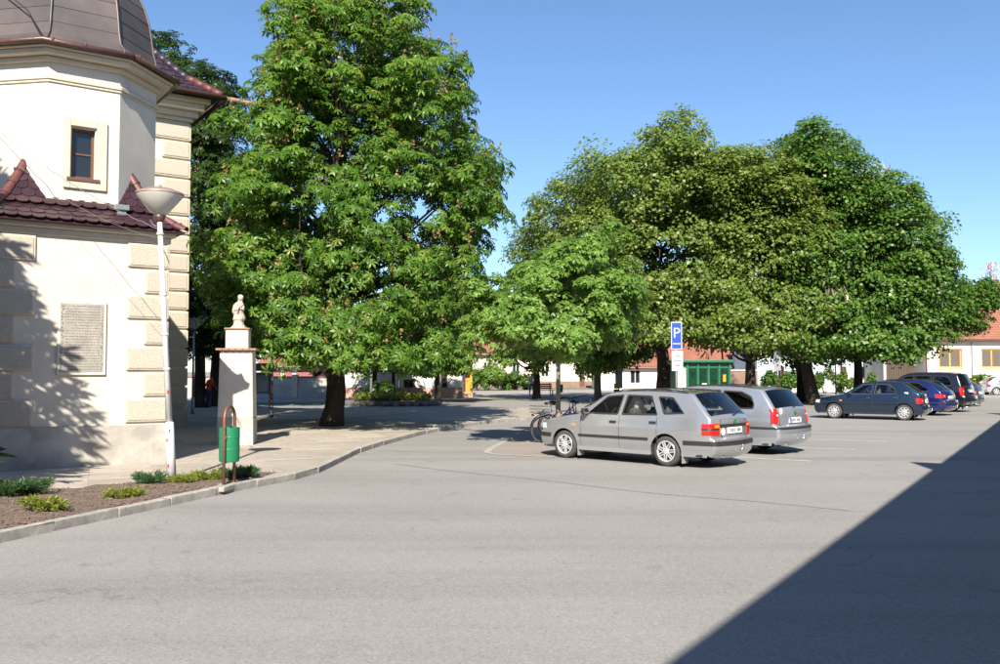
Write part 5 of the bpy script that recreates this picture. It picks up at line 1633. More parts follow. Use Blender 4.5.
# wall and pale house behind the kiosk
Y = 86.0
house('house', 'pale house with long salmon-red roof seen behind the green kiosk', X_(600, Y), X_(757, Y) - .3, Y, 8, Z_(367.0, Y), Z_(340, Y), M_CREAM,
      [(X_(x, Y), X_(x + 10.5, Y), Z_(383.7, Y), Z_(369.8, Y)) for x in (630, 660, 700)], M_WINF, M_DGLASS, sill=M_GREYW, fw=.08)
bw = empty('brick_wall', (0, 0, 0), 0, 'low reddish brick wall right of the green kiosk', 'wall')
MB().box(((X_(726, 70) + X_(757, 70)) / 2, 70, .9), (X_(757, 70) - X_(726, 70), .3, 1.8)).build('wall_body', M_BROWNP, bw)
MB().box(((X_(726, 70) + X_(757, 70)) / 2, 70, 1.85), (X_(757, 70) - X_(726, 70) + .1, .42, .09)).build('coping', M_WHITE, bw)
# pink house row
Y = 97.0
wz = (Z_(377, Y), Z_(362, Y))
pk = house('house', 'long pale pink house with brown plinth beyond the far lawn', X_(474, Y), X_(602, Y), Y, 8, Z_(354, Y), Z_(330, Y), M_PINK,
      [(X_(x, Y), X_(x + 8, Y), *wz) for x in (483, 512, 541, 592)], M_WINF, M_DGLASS, sill=M_GREYW, plinth=M_BROWNP)
MB().box((X_(582, Y), Y - .03, 1.4), (.55, .12, 2.6)).build('door', M_BROWNW, pk)
# white building with pink plinth, and the yard wall beside it
Y = 60.0
wb = house('house', 'white building with pink plinth and one square picture window', X_(399, Y), X_(462, Y), Y, 10, Z_(350, Y), Z_(318, Y), M_WHITE,
      [(X_(403.5, Y), X_(415, Y), Z_(389.5, Y), Z_(379.5, Y)), (X_(441, Y), X_(447.5, Y), Z_(390, Y), Z_(372, Y))], M_BROWNW, M_DGLASS, plinth=M_PINKP, cols=1)
yw = empty('yard_wall', (0, 0, 0), 0, 'white yard wall with pink plinth and orange tile coping', 'wall')
xa, xb = X_(341, Y), X_(399, Y) - .05
zt = Z_(371.5, Y)
MB().box(((xa + xb) / 2, Y + .1, zt / 2), (xb - xa, .35, zt)).build('wall_body', M_WHITE, yw)
MB().box(((xa + xb) / 2, Y - .1, .35), (xb - xa, .1, .7)).build('plinth', M_PINKP, yw)
MB().box(((xa + xb) / 2, Y + .1, zt + .05), (xb - xa, .5, .10)).build('coping', M_RROOF, yw)
gw = empty('garden_wall', (0, 0, 0), 0, 'weathered grey garden wall with ochre pillars behind the statue', 'wall')
xa2, xb2 = X_(180, Y), xa - .05
zt2 = Z_(377.5, Y)
MB().box(((xa2 + xb2) / 2, Y + .2, zt2 / 2), (xb2 - xa2, .3, zt2)).build('wall_body', mat('weathered_wall', (.50, .47, .42), .9, c2=(.36, .34, .31), scale=1.2), gw)
MB().box(((xa2 + xb2) / 2, Y + .02, .45), (xb2 - xa2, .1, .9)).build('wall_base', M_GREYW, gw)
MB().box(((xa2 + xb2) / 2, Y + .2, zt2 + .04), (xb2 - xa2, .42, .08)).build('coping', M_RROOF, gw)
for px in (295, 222, 338):
    MB().box((X_(px, Y), Y + .14, (zt2 + .2) / 2), (.36, .44, zt2 + .2)).build('pillar', M_OCHRE, gw, bevel=.02)
hr = house('house', 'dark red rendered house with white arched trims behind the grey garden wall', X_(262, 74), X_(312, 74), 74.0, 8, Z_(366, 74), Z_(345, 74), mat('wine_wall', (.27, .10, .10), .9),
      [(X_(280, 74), X_(284, 74), 1.4, 2.2), (X_(292, 74), X_(296, 74), 1.4, 2.2)], M_WINF, M_DGLASS)
# portico with the orange post
pt = empty('portico', (0, 0, 0), 0, 'small entrance portico on a stout orange post', 'portico')
Yp = 62.0
xo = X_(469, Yp)
MB().box((xo, Yp, Z_(352, Yp) / 2), (.46, .46, Z_(352, Yp))).build('post', M_ORANGE, pt, bevel=.03)
MB().box((xo - .1, Yp + .6, Z_(349, Yp)), (1.4, 2.2, .34)).build('canopy', M_WHITE, pt, bevel=.03)
MB().box((xo - .1, Yp + .6, Z_(346.6, Yp)), (1.55, 2.35, .12)).build('canopy_edge', M_RROOF, pt)
MB().box((xo - .65, Yp + .2, .12), (1.9, 2.6, .24)).build('step', M_PINKP, pt, bevel=.02)
MB().box((xo - .65, Yp + .2, .30), (1.5, 2.2, .12)).build('step', M_PINKP, pt, bevel=.02)
MB().box((X_(452.5, Yp), Yp + .6, 1.3), (.28, .28, 2.6)).build('post', M_STEEL, pt)
pot = empty('flower_tub', (X_(456.5, Yp), Yp - .4, .36), 0, 'black flower tub with leafy plant on the portico step', 'planter')
MB().lathe([(0, 0), (.20, 0), (.26, .42), (.22, .42), (.2, .3), (0, .3)], 16).build('tub', M_BLACK, pot)
rg = np.random.default_rng(3)
p = rg.normal(size=(260, 3)) * np.array([[.22, .22, .35]]) + np.array([[0, 0, .95]]); leaf_cloud('foliage', M_MAPLE, pot, p, rg.normal(size=(260, 3)), 'leaf', .16, rg)
# green newspaper kiosk
kx0, kx1, Yk = X_(677, 43), X_(730, 43), 43.0
kz = Z_(362.5, Yk)
kio = empty('kiosk', ((kx0 + kx1) / 2, Yk, 0), 0, 'dark green kiosk with panelled front behind the parking sign', 'kiosk')
kw = kx1 - kx0
MB().box((0, .9, kz / 2), (kw, 1.6, kz)).build('box', M_GREEN, kio, bevel=.02)
MB().box((0, .85, kz + .06), (kw + .3, 2.0, .14)).build('roof', M_GREEN, kio, bevel=.03)
for k in range(6):
    MB().box((-kw / 2 + kw * k / 5, .06, kz / 2), (.09, .10, kz - .02)).build('post', M_GREENL if k == 0 else M_GREEN, kio, bevel=.012)
for k in range(5):
    MB().box((-kw / 2 + kw * (k + .5) / 5, .085, kz * .62), (kw / 5 - .14, .02, kz * .52)).build('pane', M_KPANE if k != 0 else M_WHITE, kio)
MB().box((-kw / 2 + kw * .90, .062, kz * .66), (.13, .012, .34)).build('poster', M_ORANGE, kio)
MB().box((-kw / 2 + kw * .52, .062, kz * .48), (.22, .012, .3)).build('poster', M_STICK, kio)
# roses and shrubs along the house fronts
M_ROSE = leafmat('red_roses', (.55, .02, .03), (.75, .12, .10), transl=.2); M_YEL = leafmat('yellow_flowers', (.75, .5, .03), (.8, .6, .1), transl=.2)
def bush(px, py, w, h, seed, label, flowers=None, m=M_LIND2, group='bushes along the house fronts'):
    rg = np.random.default_rng(seed); base = gp(px, py); root = empty('bush', base, 0, label, 'bush', group)
    n = int(420 * w * h) + 160
    d = rg.normal(size=(n, 3)); d /= np.linalg.norm(d, axis=1, keepdims=True)
    lob = rg.normal(size=(7, 3)) * np.array([[w * .28, w * .2, h * .18]]) + np.array([[0, 0, h * .55]])
    p = lob[rg.integers(0, 7, n)] + d * rg.uniform(.5, 1, (n, 1)) * np.array([[w * .26, w * .26, h * .34]])
    p[:, 2] = np.abs(p[:, 2])
    leaf_cloud('foliage', m, root, p, d + np.array([[0, 0, .5]]), 'leaf', .2, rg)
    b = MB()
    for l_ in lob: b.tube([(0, 0, -.05), Vector(l_) * .6, Vector(l_)], [.03, .02, .01], 5)
    b.build('stems', M_BARK, root)['kind'] = 'stuff'
    if flowers:
        k = 34; q = p[rg.choice(n, k)] * np.array([[1.08, 1.15, 1.05]]); leaf_cloud('flowers', flowers, root, q, rg.normal(size=(k, 3)) + np.array([[0, -1, .5]]), 'star', .15, rg)
bush(973, 394.0, 2.6, 1.5, 51, 'long rose bush with red and yellow blooms below the yellow windows', M_ROSE)
bush(984, 394.0, 1.2, 1.3, 57, 'yellow flowering bush next to the red rose bush', M_YEL)
bush(789, 393.6, 2.0, 1.6, 52, 'green bush right of the parking meter sign by the bluish house')
bush(825, 393.6, 1.7, 1.9, 53, 'rose bush with red blooms between two dark windows', M_ROSE)
bush(843, 393.4, 1.5, 1.4, 54, 'small rose bush below the bluish house second window', M_ROSE)
bush(775, 393.4, 1.5, 2.2, 55, 'tall red rose by the forked linden', M_ROSE)
bush(872, 393.4, 1.6, 1.5, 58, 'green bush by the boarded garage gate')
bush(489, 390.5, 2.6, 2.4, 59, 'largest pale green shrub in front of the pink house', None, M_MAPLE)
bush(500, 390.2, 2.4, 1.7, 60, 'mid sized shrub next to the largest one at the pink house', None)
bush(516, 390.2, 2.4, 1.6, 61, 'dark shrub in front of the pink house middle window', None)
bush(477, 390.6, 1.6, 1.8, 62, 'shrub right next to the orange portico post', None)
bush(528, 390.0, 2.0, 1.2, 63, 'lowest shrub of the row before the pink house', None, M_MAPLE)
M_BOUL = mat('boulder', (0.17, 0.155, 0.14), 0.95, c2=(0.10, .095, .088), scale=5, bump=.4)
# raised flower bed under the small trees
fb = empty('flower_bed', gp(392, 405.5, 0), 0, 'raised bed edged with rough boulders and planted with low green cover', 'flower bed')
rg = np.random.default_rng(9)
W2 = 2.05
for k in range(26):
    a = 2 * math.pi * k / 26
    m_ = MB().lathe([(0, -.14), (.16, -.12), (.22, 0), (.17, .12), (0, .15)], 7)
    me = m_.mesh('boulder', M_BOUL, smooth=False)
    for v in me.vertices: v.co *= rg.uniform(.85, 1.2)
    o = obj('boulder', me, fb); o.location = (W2 * 1.15 * math.cos(a), 1.4 * math.sin(a), .12); o.rotation_euler = (0, 0, rg.uniform(0, 6))
MB().lathe([(1, 0), (.98, .24), (.6, .34), (0, .38)], 28, M=Matrix.Diagonal((W2 * 1.12, 1.35, 1))).build('earth', M_SOIL, fb, smooth=True)
n = 2600; q = rg.normal(size=(n, 3)); q[:, :2] = rg.uniform(-1, 1, (n, 2)); q = q[(q[:, 0] ** 2 + q[:, 1] ** 2) < 1]; n = len(q)
p = np.stack([q[:, 0] * W2, q[:, 1] * 1.25, .35 + np.abs(q[:, 2]) * .13], 1); leaf_cloud('ground_cover', M_JUNIY, fb, p, rg.normal(size=(n, 3)) + np.array([[0, 0, 1]]), 'leaf', .16, rg)
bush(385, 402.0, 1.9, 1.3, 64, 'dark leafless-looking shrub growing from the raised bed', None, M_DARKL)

# ---- long house right of the road, out of the picture: its eave shades the asphalt
A0, A1 = gp(665, 664), gp(1000, 420)
EH = 6.0; sh = EH / math.tan(SUN_EL)
off = Vector((-SUN_DX * sh, -sh, 0))
e0, e1 = A0 + off, A1 + off
dr = (e1 - e0).normalized(); back_ = Vector((dr.y, -dr.x, 0))
e0 = e0 - dr * 14; e1 = e0 + dr * 74
hs = empty('house', (0, 0, 0), 0, 'long house along the road that throws the big shadow on the asphalt', 'house', 'houses round the square')
ln = (e1 - e0).length
o0 = e0 + back_ * .5
nrm_in = back_
hl = [(4 + 6 * k, 5.4 + 6 * k, 1.2, 2.9) for k in range(11)] + [(4 + 6 * k, 5.4 + 6 * k, 4.0, 5.2) for k in range(11)]
facade('wall', o0, dr, ln, 0, EH - .05, hl, .2, M_CREAM, hs, inward=nrm_in)
for h in hl: window(o0, dr, nrm_in, h, .16, M_WINF, M_DGLASS, hs, sill=M_GREYW)
b = MB()
P_ = [e0, e1, e1 + back_ * 4.5, e0 + back_ * 4.5, e1 + back_ * 9, e0 + back_ * 9]
zz = [EH, EH, EH + 2.2, EH + 2.2, EH, EH]
vs = [Vector((p.x, p.y, z)) for p, z in zip(P_, zz)]; vs2 = [v - Vector((0, 0, .15)) for v in vs]
b.add(vs + vs2, [(0, 1, 2, 3), (3, 2, 4, 5), (7, 6, 9, 8), (8, 9, 11, 10), (0, 6, 7, 1), (5, 4, 10, 11), (1, 7, 8, 2), (2, 8, 10, 4), (0, 3, 9, 6), (3, 5, 11, 9)])
b.build('roof', M_RROOF, hs)
b = MB(); q0, q1 = e0 + back_ * 8.5, e1 + back_ * 8.5
b.add([q0, q1, q1 + Vector((0, 0, EH)), q0 + Vector((0, 0, EH))], [(0, 1, 2, 3)])
for e in (e0, e1): b.add([e + back_ * .5, e + back_ * 8.5, e + back_ * 8.5 + Vector((0, 0, EH - .1)), e + back_ * 4.5 + Vector((0, 0, EH + 2)), e + back_ * .5 + Vector((0, 0, EH - .1))], [(0, 1, 2, 3, 4)])
b.build('gable_wall', M_CREAM, hs)
for tip, wdt, hgt in (((893, 461), .85, .95), ((966, 412.5), 1.4, 1.5)):     # pointed dormers standing on the eave
    T = gp(*tip); hh = EH + hgt
    top = T + Vector((-SUN_DX, -1, 0)) * (hh / math.tan(SUN_EL))
    s_ = (top - e0).dot(dr); c = e0 + dr * s_ + back_ * .06
    top = c + Vector((0, 0, EH + hgt))
    a_, b_ = c - dr * wdt / 2 + Vector((0, 0, EH)), c + dr * wdt / 2 + Vector((0, 0, EH))
    bk = back_ * 1.6
    MB().add([a_, b_, top, a_ + bk, b_ + bk, top + bk], [(0, 1, 2), (5, 4, 3), (0, 2, 5, 3), (1, 4, 5, 2), (0, 3, 4, 1)]).build('dormer', M_RROOF, hs)
# ================================================================== lamp posts, signs, bins, statue, bicycles, people
M_POLE = mat('white_pole', (0.62, 0.62, 0.62), 0.5, c2=(0.50, 0.49, 0.47), scale=6, stretch=(1, 1, .3), bump=.1)
M_GLOBE = mat('frosted_shade', (0.52, 0.50, 0.44), 0.35, c2=(0.46, .44, .39), scale=3)
M_LID = mat('lamp_lid', (0.24, 0.15, 0.13), 0.5, c2=(.30, .2, .17), scale=5)
M_SIGNB = mat('sign_blue', (0.010, 0.055, 0.36), 0.45)
M_SIGNW = mat('sign_white', (0.52, 0.52, 0.49), 0.5, c2=(.44, .44, .41), scale=6)
M_SIGNT = mat('sign_print', (0.10, 0.10, 0.11), 0.6)
M_BING = mat('bin_green', (0.008, 0.20, 0.085), 0.5, c2=(0.012, 0.16, 0.07), scale=6, bump=.05, bscale=20)
M_BINR = mat('bin_frame', (0.17, 0.085, 0.055), 0.5, metal=.4, c2=(.23, .12, .08), scale=14)
M_SAND2 = mat('statue_stone', (0.56, 0.47, 0.37), 0.9, c2=(0.40, 0.33, 0.26), scale=9, bump=.4, bscale=30)
M_PED = mat('pillar_plaster', (0.66, 0.60, 0.50), 0.9, c2=(0.55, 0.49, 0.41), scale=3, bump=.15, bscale=50, c3=(.48, .43, .36), c3scale=1.6)
M_BRICK = mat('brick_cap', (0.36, 0.195, 0.135), 0.9, c2=(0.30, .18, .13), scale=12, bump=.3, bscale=30, island=.15)
M_PINKB = mat('pink_frame', (0.62, 0.05, 0.32), 0.3, coat=.6)
M_REDB = mat('red_frame', (0.45, 0.03, 0.02), 0.3, coat=.6)
M_DKB = mat("dark_frame", (0.16, 0.03, 0.17), 0.3, coat=.6)

def lamp_post(px, py, h, label, lean=(0, 0), m=M_POLE, scale=1.0, z=KZ, bands=False):
    base = gp(px, py, z); root = empty('street_lamp', base, 0, label, 'street lamp', 'lamp posts with cone shades')
    top = Vector((lean[0], lean[1], h))
    up = lambda t: top * t
    MB().tube([(0, 0, -.05), up(.22), up(.222)], [.070, .066, .048], 14).build('lower_tube', m, root, smooth=True)
    MB().tube([up(.22), up(.6), up(1)], [.046, .042, .038], 12).build('pole', m, root, smooth=True)
    c = top
    MB().lathe([(.07, -.02), (.09, .03), (.14, .05), (.46 * scale, .30), (.47 * scale, .33), (.44 * scale, .33)], 28, c=c).build('shade', M_GLOBE, root, smooth=True)
    MB().lathe([(.48 * scale, .322), (.47 * scale, .35), (.20, .41), (.05, .43), (.02, .48), (0, .485)], 28, c=c).build('lid', M_LID, root, sharp=40)
    MB().lathe([(.05, -.10), (.085, -.05), (.085, .0), (.05, .03)], 14, c=c).build('collar', M_GUTTER, root, smooth=True)
    if bands:
        for t in (.42, .55, .70, .93):
            MB().lathe([(.052, -.02), (.058, 0), (.052, .02)], 14, c=up(t)).build('band', M_OCHRE if t > .9 else M_POLE, root)
        for t, s in ((.155, -1), (.335, 1), (.06, -1), (.19, 1)):
            MB().box(up(t) + Vector((s * .02, -.066 if t < .22 else -.046, 0)), (.022, .012, .05)).build('red_mark', M_RED, root)
    return root, base + top
l1, L1T = lamp_post(172, 481.5, 4.10, 'white lamp post with cone shade leaning before the church annex', lean=(-.26, 0.0), bands=True, scale=.75)
lamp_post(192.5, 417, 3.45, 'grey lamp post with cone shade in the gap beside the church', m=M_STEEL, scale=.80, z=0.0)
# cables from the wall to the lamp post
M_CABLE = mat('pale_cable', (0.17, 0.16, 0.155), 0.6)
def cable(p, q, sag, r, label, twist=False):
    pts = []
    for k in range(41):
        t = k / 40; v = Vector(p).lerp(Vector(q), t) + Vector((0, 0, -sag * 4 * t * (1 - t)))
        if twist: v += Vector((0, math.cos(k * 1.9) * .010, math.sin(k * 1.9) * .010))
        pts.append(v)
    o = MB().tube(pts, r, 5).build('cable', M_CABLE, None, smooth=True); tag(o, label, 'cable', 'cables at the church lamp')
cable(at(-30, 105, 16.2), L1T + Vector((0, 0, -.22)), .20, .006, 'twisted light cable hanging from the tower to the white lamp post', True)
cable(at(-30, 118, 16.3), L1T + Vector((.0, 0, -.36)), .34, .0035, 'thin wire sagging below the twisted cable to the lamp post')
cable(Lc(.32, -.05, rz_(-.05) + .04), L1T + Vector((.0, 0, -.16)), .05, .008, 'short cable loop from roof edge to the lamp collar', True)

# litter bin on a bent tube frame
bb = gp(221, 486, KZ); b2 = gp(236.5, 481.5, KZ)
bin_ = empty('litter_bin', (bb + b2) / 2, math.atan2((b2 - bb).y, (b2 - bb).x), 'green litter bin hung on a brown bent tube frame at the kerb', 'litter bin')
hw = .185
BH = 1.16
pts = [(-hw, 0, -.05), (-hw, 0, BH - hw)] + [(-hw * math.cos(a), 0, BH - hw + hw * math.sin(a)) for a in [k * math.pi / 10 for k in range(1, 10)]] + [(hw, 0, BH - hw), (hw, 0, -.05)]
MB().tube(pts, .024, 10).build('frame', M_BINR, bin_, smooth=True)
br_ = hw - .035
MB().lathe([(0, .33), (br_ * .93, .33), (br_, .36), (br_, .84), (br_ - .012, .845), (br_ - .014, .38), (0, .37)], 28).build('basket', M_BING, bin_, sharp=40)
for z in (.52, .70): MB().lathe([(br_ + .001, z - .012), (br_ + .006, z), (br_ + .001, z + .012)], 28).build('rib', M_BING, bin_, smooth=True)
for s in (-1, 1): MB().box((s * (hw - .02), 0, .70), (.05, .06, .06)).build('bracket', M_BINR, bin_, bevel=.008)
pd = (bb + b2) / 2
o = MB().box((pd.x - .02, pd.y - .14, KZ - .03), (.62, .26, .07), rz=bin_.rotation_euler.z).build('bin_pad', M_KERB, None, bevel=.01); tag(o, 'small concrete pad under the litter bin', 'pad')

# saint statue on its plastered pillar
pb = gp(237, 443.5, KZ); pY = pb.y
spx = pY / F
ped = empty('statue_pillar', pb, R(9), 'tall cream plastered pillar carrying the stone saint', 'pillar')
w = 37 * spx * .86; hS = Z_(351, pY) - KZ; hC = Z_(330, pY) - KZ
b = MB(); t0_, t1_ = w / 2 * 1.06, w / 2 * .97
def frustum(b, a, c, z0, z1): return b.add([(-a, -a, z0), (a, -a, z0), (a, a, z0), (-a, a, z0), (-c, -c, z1), (c, -c, z1), (c, c, z1), (-c, c, z1)], [(3, 2, 1, 0), (4, 5, 6, 7), (0, 1, 5, 4), (1, 2, 6, 5), (2, 3, 7, 6), (3, 0, 4, 7)])
frustum(b, t0_, t1_, .62, hS).build('shaft', M_PED, ped, bevel=.015)
frustum(MB(), t0_ * 1.04, t0_ * 1.025, -.05, .62).build('base', M_PLINTH, ped, bevel=.02)
for k in range(6):
    for sx, sy, rot in ((0, -1, 0), (1, 0, 1), (0, 1, 0), (-1, 0, 1)):
        L_ = 2 * (t1_ + .09) / 6
        c = -t1_ - .09 + L_ * (k + .5)
        pos = (c, sy * (t1_ + .035), hS + .03) if rot == 0 else (sx * (t1_ + .035), c, hS + .03)
        if rot == 1 and (k == 0 or k == 5): continue
        sz = (L_ * .95, .11, .05) if rot == 0 else (.11, L_ * .95, .05)
        MB().box(pos, sz).build('cap_brick', M_BRICK, ped, bevel=.008)
MB().box((0, 0, hS + .03), (2 * t1_ - .04, 2 * t1_ - .04, .052)).build('cap_core', M_PED, ped)
wu = 26 * spx * .84
MB().box((0, 0, (hS + .06 + hC) / 2), (wu, wu, hC - hS - .06)).build('upper_block', M_PED, ped, bevel=.015)
MB().box((0, 0, hC + .02), (wu + .06, wu + .06, .04)).build('upper_cap', M_BRICK, ped, bevel=.008)
st = empty('saint_statue', pb + Vector((0, 0, hC + .04)), R(9), 'weathered stone saint in a cape and short gown on the cream pillar', 'statue')
Hst = Z_(294.5, pY) - KZ - hC - .04
# body: stacked oval rings from base to shoulders, then neck, head and cap - one skin
def statue():
    k = Hst / 1.0
    rings_ = [(0, .25, .20, 0, 0), (.02, .25, .20, 0, 0), (.05, .20, .165, 0, 0), (.09, .165, .14, 0, 0), (.15, .15, .128, 0, 0), (.21, .155, .13, 0, 0), (.235, .165, .14, 0, 0), (.245, .185, .155, 0, 0), (.30, .18, .15, .01, 0), (.36, .165, .14, .01, 0),
              (.40, .155, .132, 0, 0), (.425, .16, .14, -.005, 0), (.435, .19, .165, -.02, 0), (.50, .185, .16, -.02, 0), (.58, .175, .15, -.015, 0), (.66, .16, .138, -.005, 0), (.72, .14, .12, .01, 0), (.765, .11, .095, .025, 0), (.795, .075, .07, .035, -.01), (.815, .068, .068, .042, -.02), (.845, .078, .082, .05, -.03),
              (.88, .085, .09, .055, -.03), (.915, .088, .093, .055, -.03), (.94, .092, .095, .055, -.025), (.965, .078, .08, .05, -.02), (.988, .045, .045, .045, -.02), (1.0, .002, .002, .04, -.02)]
    b = MB(); n = 20; rgs = random.Random(4)
    rows = []
    for (z, rx, ry, ox, oy) in rings_:
        row = []
        for j in range(n):
            a = 2 * math.pi * j / n
            fold = 1 + (.08 * math.sin(5 * a + z * 3) if z < .74 else 0)
            if .45 < z < .75 and math.sin(a) < -.2: fold *= 1.10          # arms folded in front, under the cape
            sl = .98 if z < .43 else (.86 if z < .80 else .92)
            rx_, ry_ = rx * sl, ry * sl
            row.append((k * (rx_ * fold * math.cos(a) + ox), k * (ry_ * fold * math.sin(a) + oy), k * z))
        row.append(row[0]); rows.append(row)
    b.grid(rows)
    # forearms and staff-like cross held across the chest
    b.tube([(-.12 * k, -.04 * k, .66 * k), (-.11 * k, -.13 * k, .53 * k), (.02 * k, -.17 * k, .56 * k)], [.04 * k, .035 * k, .022 * k], 8)
    b.tube([(.13 * k, -.04 * k, .66 * k), (.14 * k, -.13 * k, .54 * k), (.03 * k, -.17 * k, .60 * k)], [.04 * k, .035 * k, .022 * k], 8)
    b.tube([(-.02 * k, -.22 * k, .48 * k), (.12 * k, -.20 * k, .80 * k)], [.018 * k, .014 * k], 6)
    b.lathe([(0, -.018 * k), (.012 * k, 0), (0, .022 * k)], 6, c=(.045 * k, -.125 * k, .872 * k))       # nose
    return b
statue().build('figure', M_SAND2, st, smooth=True, weld=True)

# parking sign on its post
def post_sign(px, py_base_Y, name, label, cat, plates, post_top, post_r=.03, m=M_STEEL, lean=0):
    Yq = py_base_Y; x = X_(px, Yq)
    root = empty(name, (x, Yq, 0), 0, label, cat)
    zt_ = Z_(post_top, Yq)
    MB().tube([(0, 0, -.05), (0, 0, zt_)], post_r, 10).build('post', m, root, smooth=True)
    out = []
    for (x0, x1, y0, y1, mt, mb_) in plates:
        c = (X_((x0 + x1) / 2, Yq) - x, -.045, (Z_(y0, Yq) + Z_(y1, Yq)) / 2)
        sz = (X_(x1, Yq) - X_(x0, Yq), .02, Z_(y0, Yq) - Z_(y1, Yq))
        o = MB().box(c, sz).build('plate', mb_, root, bevel=.006)
        MB().box((c[0], c[1] - .0115, c[2]), (sz[0] - .06, .004, sz[2] - .06)).build('face', mt, o)
        out.append((o, c, sz))
    return root, out
ps, pl_ = post_sign(676.2, 31.0, 'parking_sign', 'blue parking sign above a white time plate behind the silver estate', 'sign', [(671, 682, 322, 349.5, M_SIGNB, M_SIGNW), (671.5, 682.8, 351, 371, M_SIGNW, M_SIGNW)], 322)
o, c, sz = pl_[0]
Mt = Matrix.Rotation(R(90), 4, 'X'); Mt.translation = Vector((c[0], c[1] - .016, c[2] + .08))
text_mesh('P', .50, 'letter', M_SIGNW, o, Mt)
b = MB()
for k in range(7): b.box((c[0] - .11 + k * .037, c[1] - .0155, c[2] - .275), (.025, .004, .05))
b.build('small_print', M_SIGNW, o)['kind'] = 'stuff'
o, c, sz = pl_[1]
b = MB(); rr = random.Random(2)
for r_, (n, x0) in enumerate(((4, -.03), (7, -.11), (5, -.08))):
    for k in range(n): b.box((c[0] + x0 + k * .036, c[1] - .0155, c[2] + .17 - r_ * .16), (.024, .004, .06 * rr.uniform(.6, 1.1)))
b.build('small_print', M_SIGNT, o)['kind'] = 'stuff'
M_GRSIGN = mat('grey_sign_face', (.16, .17, .17), .6, c2=(.30, .31, .31), scale=30)
post_sign(777, 44.0, 'parking_meter_sign', 'grey notice plate on a dark post beside the forked linden', 'sign', [(773.6, 780.6, 351, 370.5, M_GRSIGN, M_STEEL)], 351, m=M_DSTEEL)
# plain poles
def pole(px, py, top, r, m, label, zb=0.0, dxtop=0):
    base = gp(px, py, zb); H = at(px, top, base.y).z - zb
    root = empty('pole', base, 0, label, 'pole', 'plain poles on the square')
    MB().tube([(0, 0, -.05), (dxtop / 2, 0, H / 2), (dxtop, 0, H)], [r, r * .9, r * .75], 10).build('shaft', m, root, smooth=True)
    MB().lathe([(r * 1.5, 0), (r * 1.5, .12), (r, .16)], 12).build('foot', m, root)
    return root
M_PEEL = mat('peeling_pole', (.58, .57, .54), .7, c2=(.14, .13, .12), scale=7, mix=(.42, .55))
pole(271.5, 417.5, 338, .055, M_PEEL, 'pale pole with peeling patches beside the chestnut trunk', KZ)
pole(371, 403.5, 330, .075, M_STEEL, 'grey metal pole standing against the tree at the flower bed')
pole(725, 400, 285, .055, M_DSTEEL, 'thin dark leaning pole rising over the green kiosk', 0, -.35)
pole(836, 397.5, 345, .05, M_STEEL, 'slim grey pole between the lindens before the bluish house')
p4 = empty('box_post', gp(408.5, 399.5), 0, 'thin post standing in front of the white building', 'post'); MB().tube([(0, 0, -.03), (0, 0, 1.0)], .025, 8).build('shaft', M_DSTEEL, p4); MB().lathe([(.04, 0), (.04, .03), (.0, .04)], 8, c=(0, 0, 1.0)).build('cap', M_DSTEEL, p4)
jb = empty('junction_box', gp(394, 398.5) + Vector((.32, -.3, 1.25)), 0, 'small grey metal box fixed to the slim trunk', 'box')
MB().box((0, 0, .2), (.30, .2, .46)).build('case', M_STEEL, jb, bevel=.015); MB().box((0, -.105, .2), (.24, .012, .38)).build('lid', M_STEEL, jb, bevel=.004)
# notice shelter behind the statue
nb_ = empty('notice_board', gp(262.5, 411), 0, 'roofed dark notice board with white poster behind the statue pillar', 'notice board')
for s in (-.36, .36): MB().box((s, 0, .95), (.10, .10, 1.9)).build('post', M_BROWNW, nb_, bevel=.01)
MB().box((0, 0, 1.25), (.62, .06, .95)).build('panel', M_GRSIGN, nb_, bevel=.008)
MB().box((0, -.035, 1.25), (.5, .01, .75)).build('poster', M_SIGNW, nb_)
MB().add([(-.6, -.4, 1.85), (.6, -.4, 1.85), (.6, 0, 2.15), (-.6, 0, 2.15), (-.6, .4, 1.85), (.6, .4, 1.85), (-.6, -.4, 1.80), (.6, -.4, 1.80), (.6, .4, 1.80), (-.6, .4, 1.80)], [(0, 1, 2, 3), (3, 2, 5, 4), (0, 6, 7, 1), (4, 5, 8, 9), (1, 7, 8, 5, 2), (0, 3, 4, 9, 6), (6, 9, 8, 7)]).build('roof', M_BROWNW, nb_)
# advertising stand by the grey trunk
ad = empty('advert_stand', gp(619, 397), 0, 'white advert stand with yellow and blue foot by the grey trunk', 'advert')
MB().box((0, 0, 1.35), (.5, .10, 1.5)).build('panel', M_SIGNW, ad, bevel=.02); MB().box((-.18, -.07, .75), (.34, .05, .36)).build('yellow_foot', mat('advert_yellow', (.75, .42, .02), .5), ad, bevel=.02)
MB().box((-.16, -.06, .36), (.40, .06, .36)).build('blue_foot', M_SIGNB, ad, bevel=.02)
MB().box((0, 0, .3), (.08, .08, .6)).build('leg', M_DSTEEL, ad)
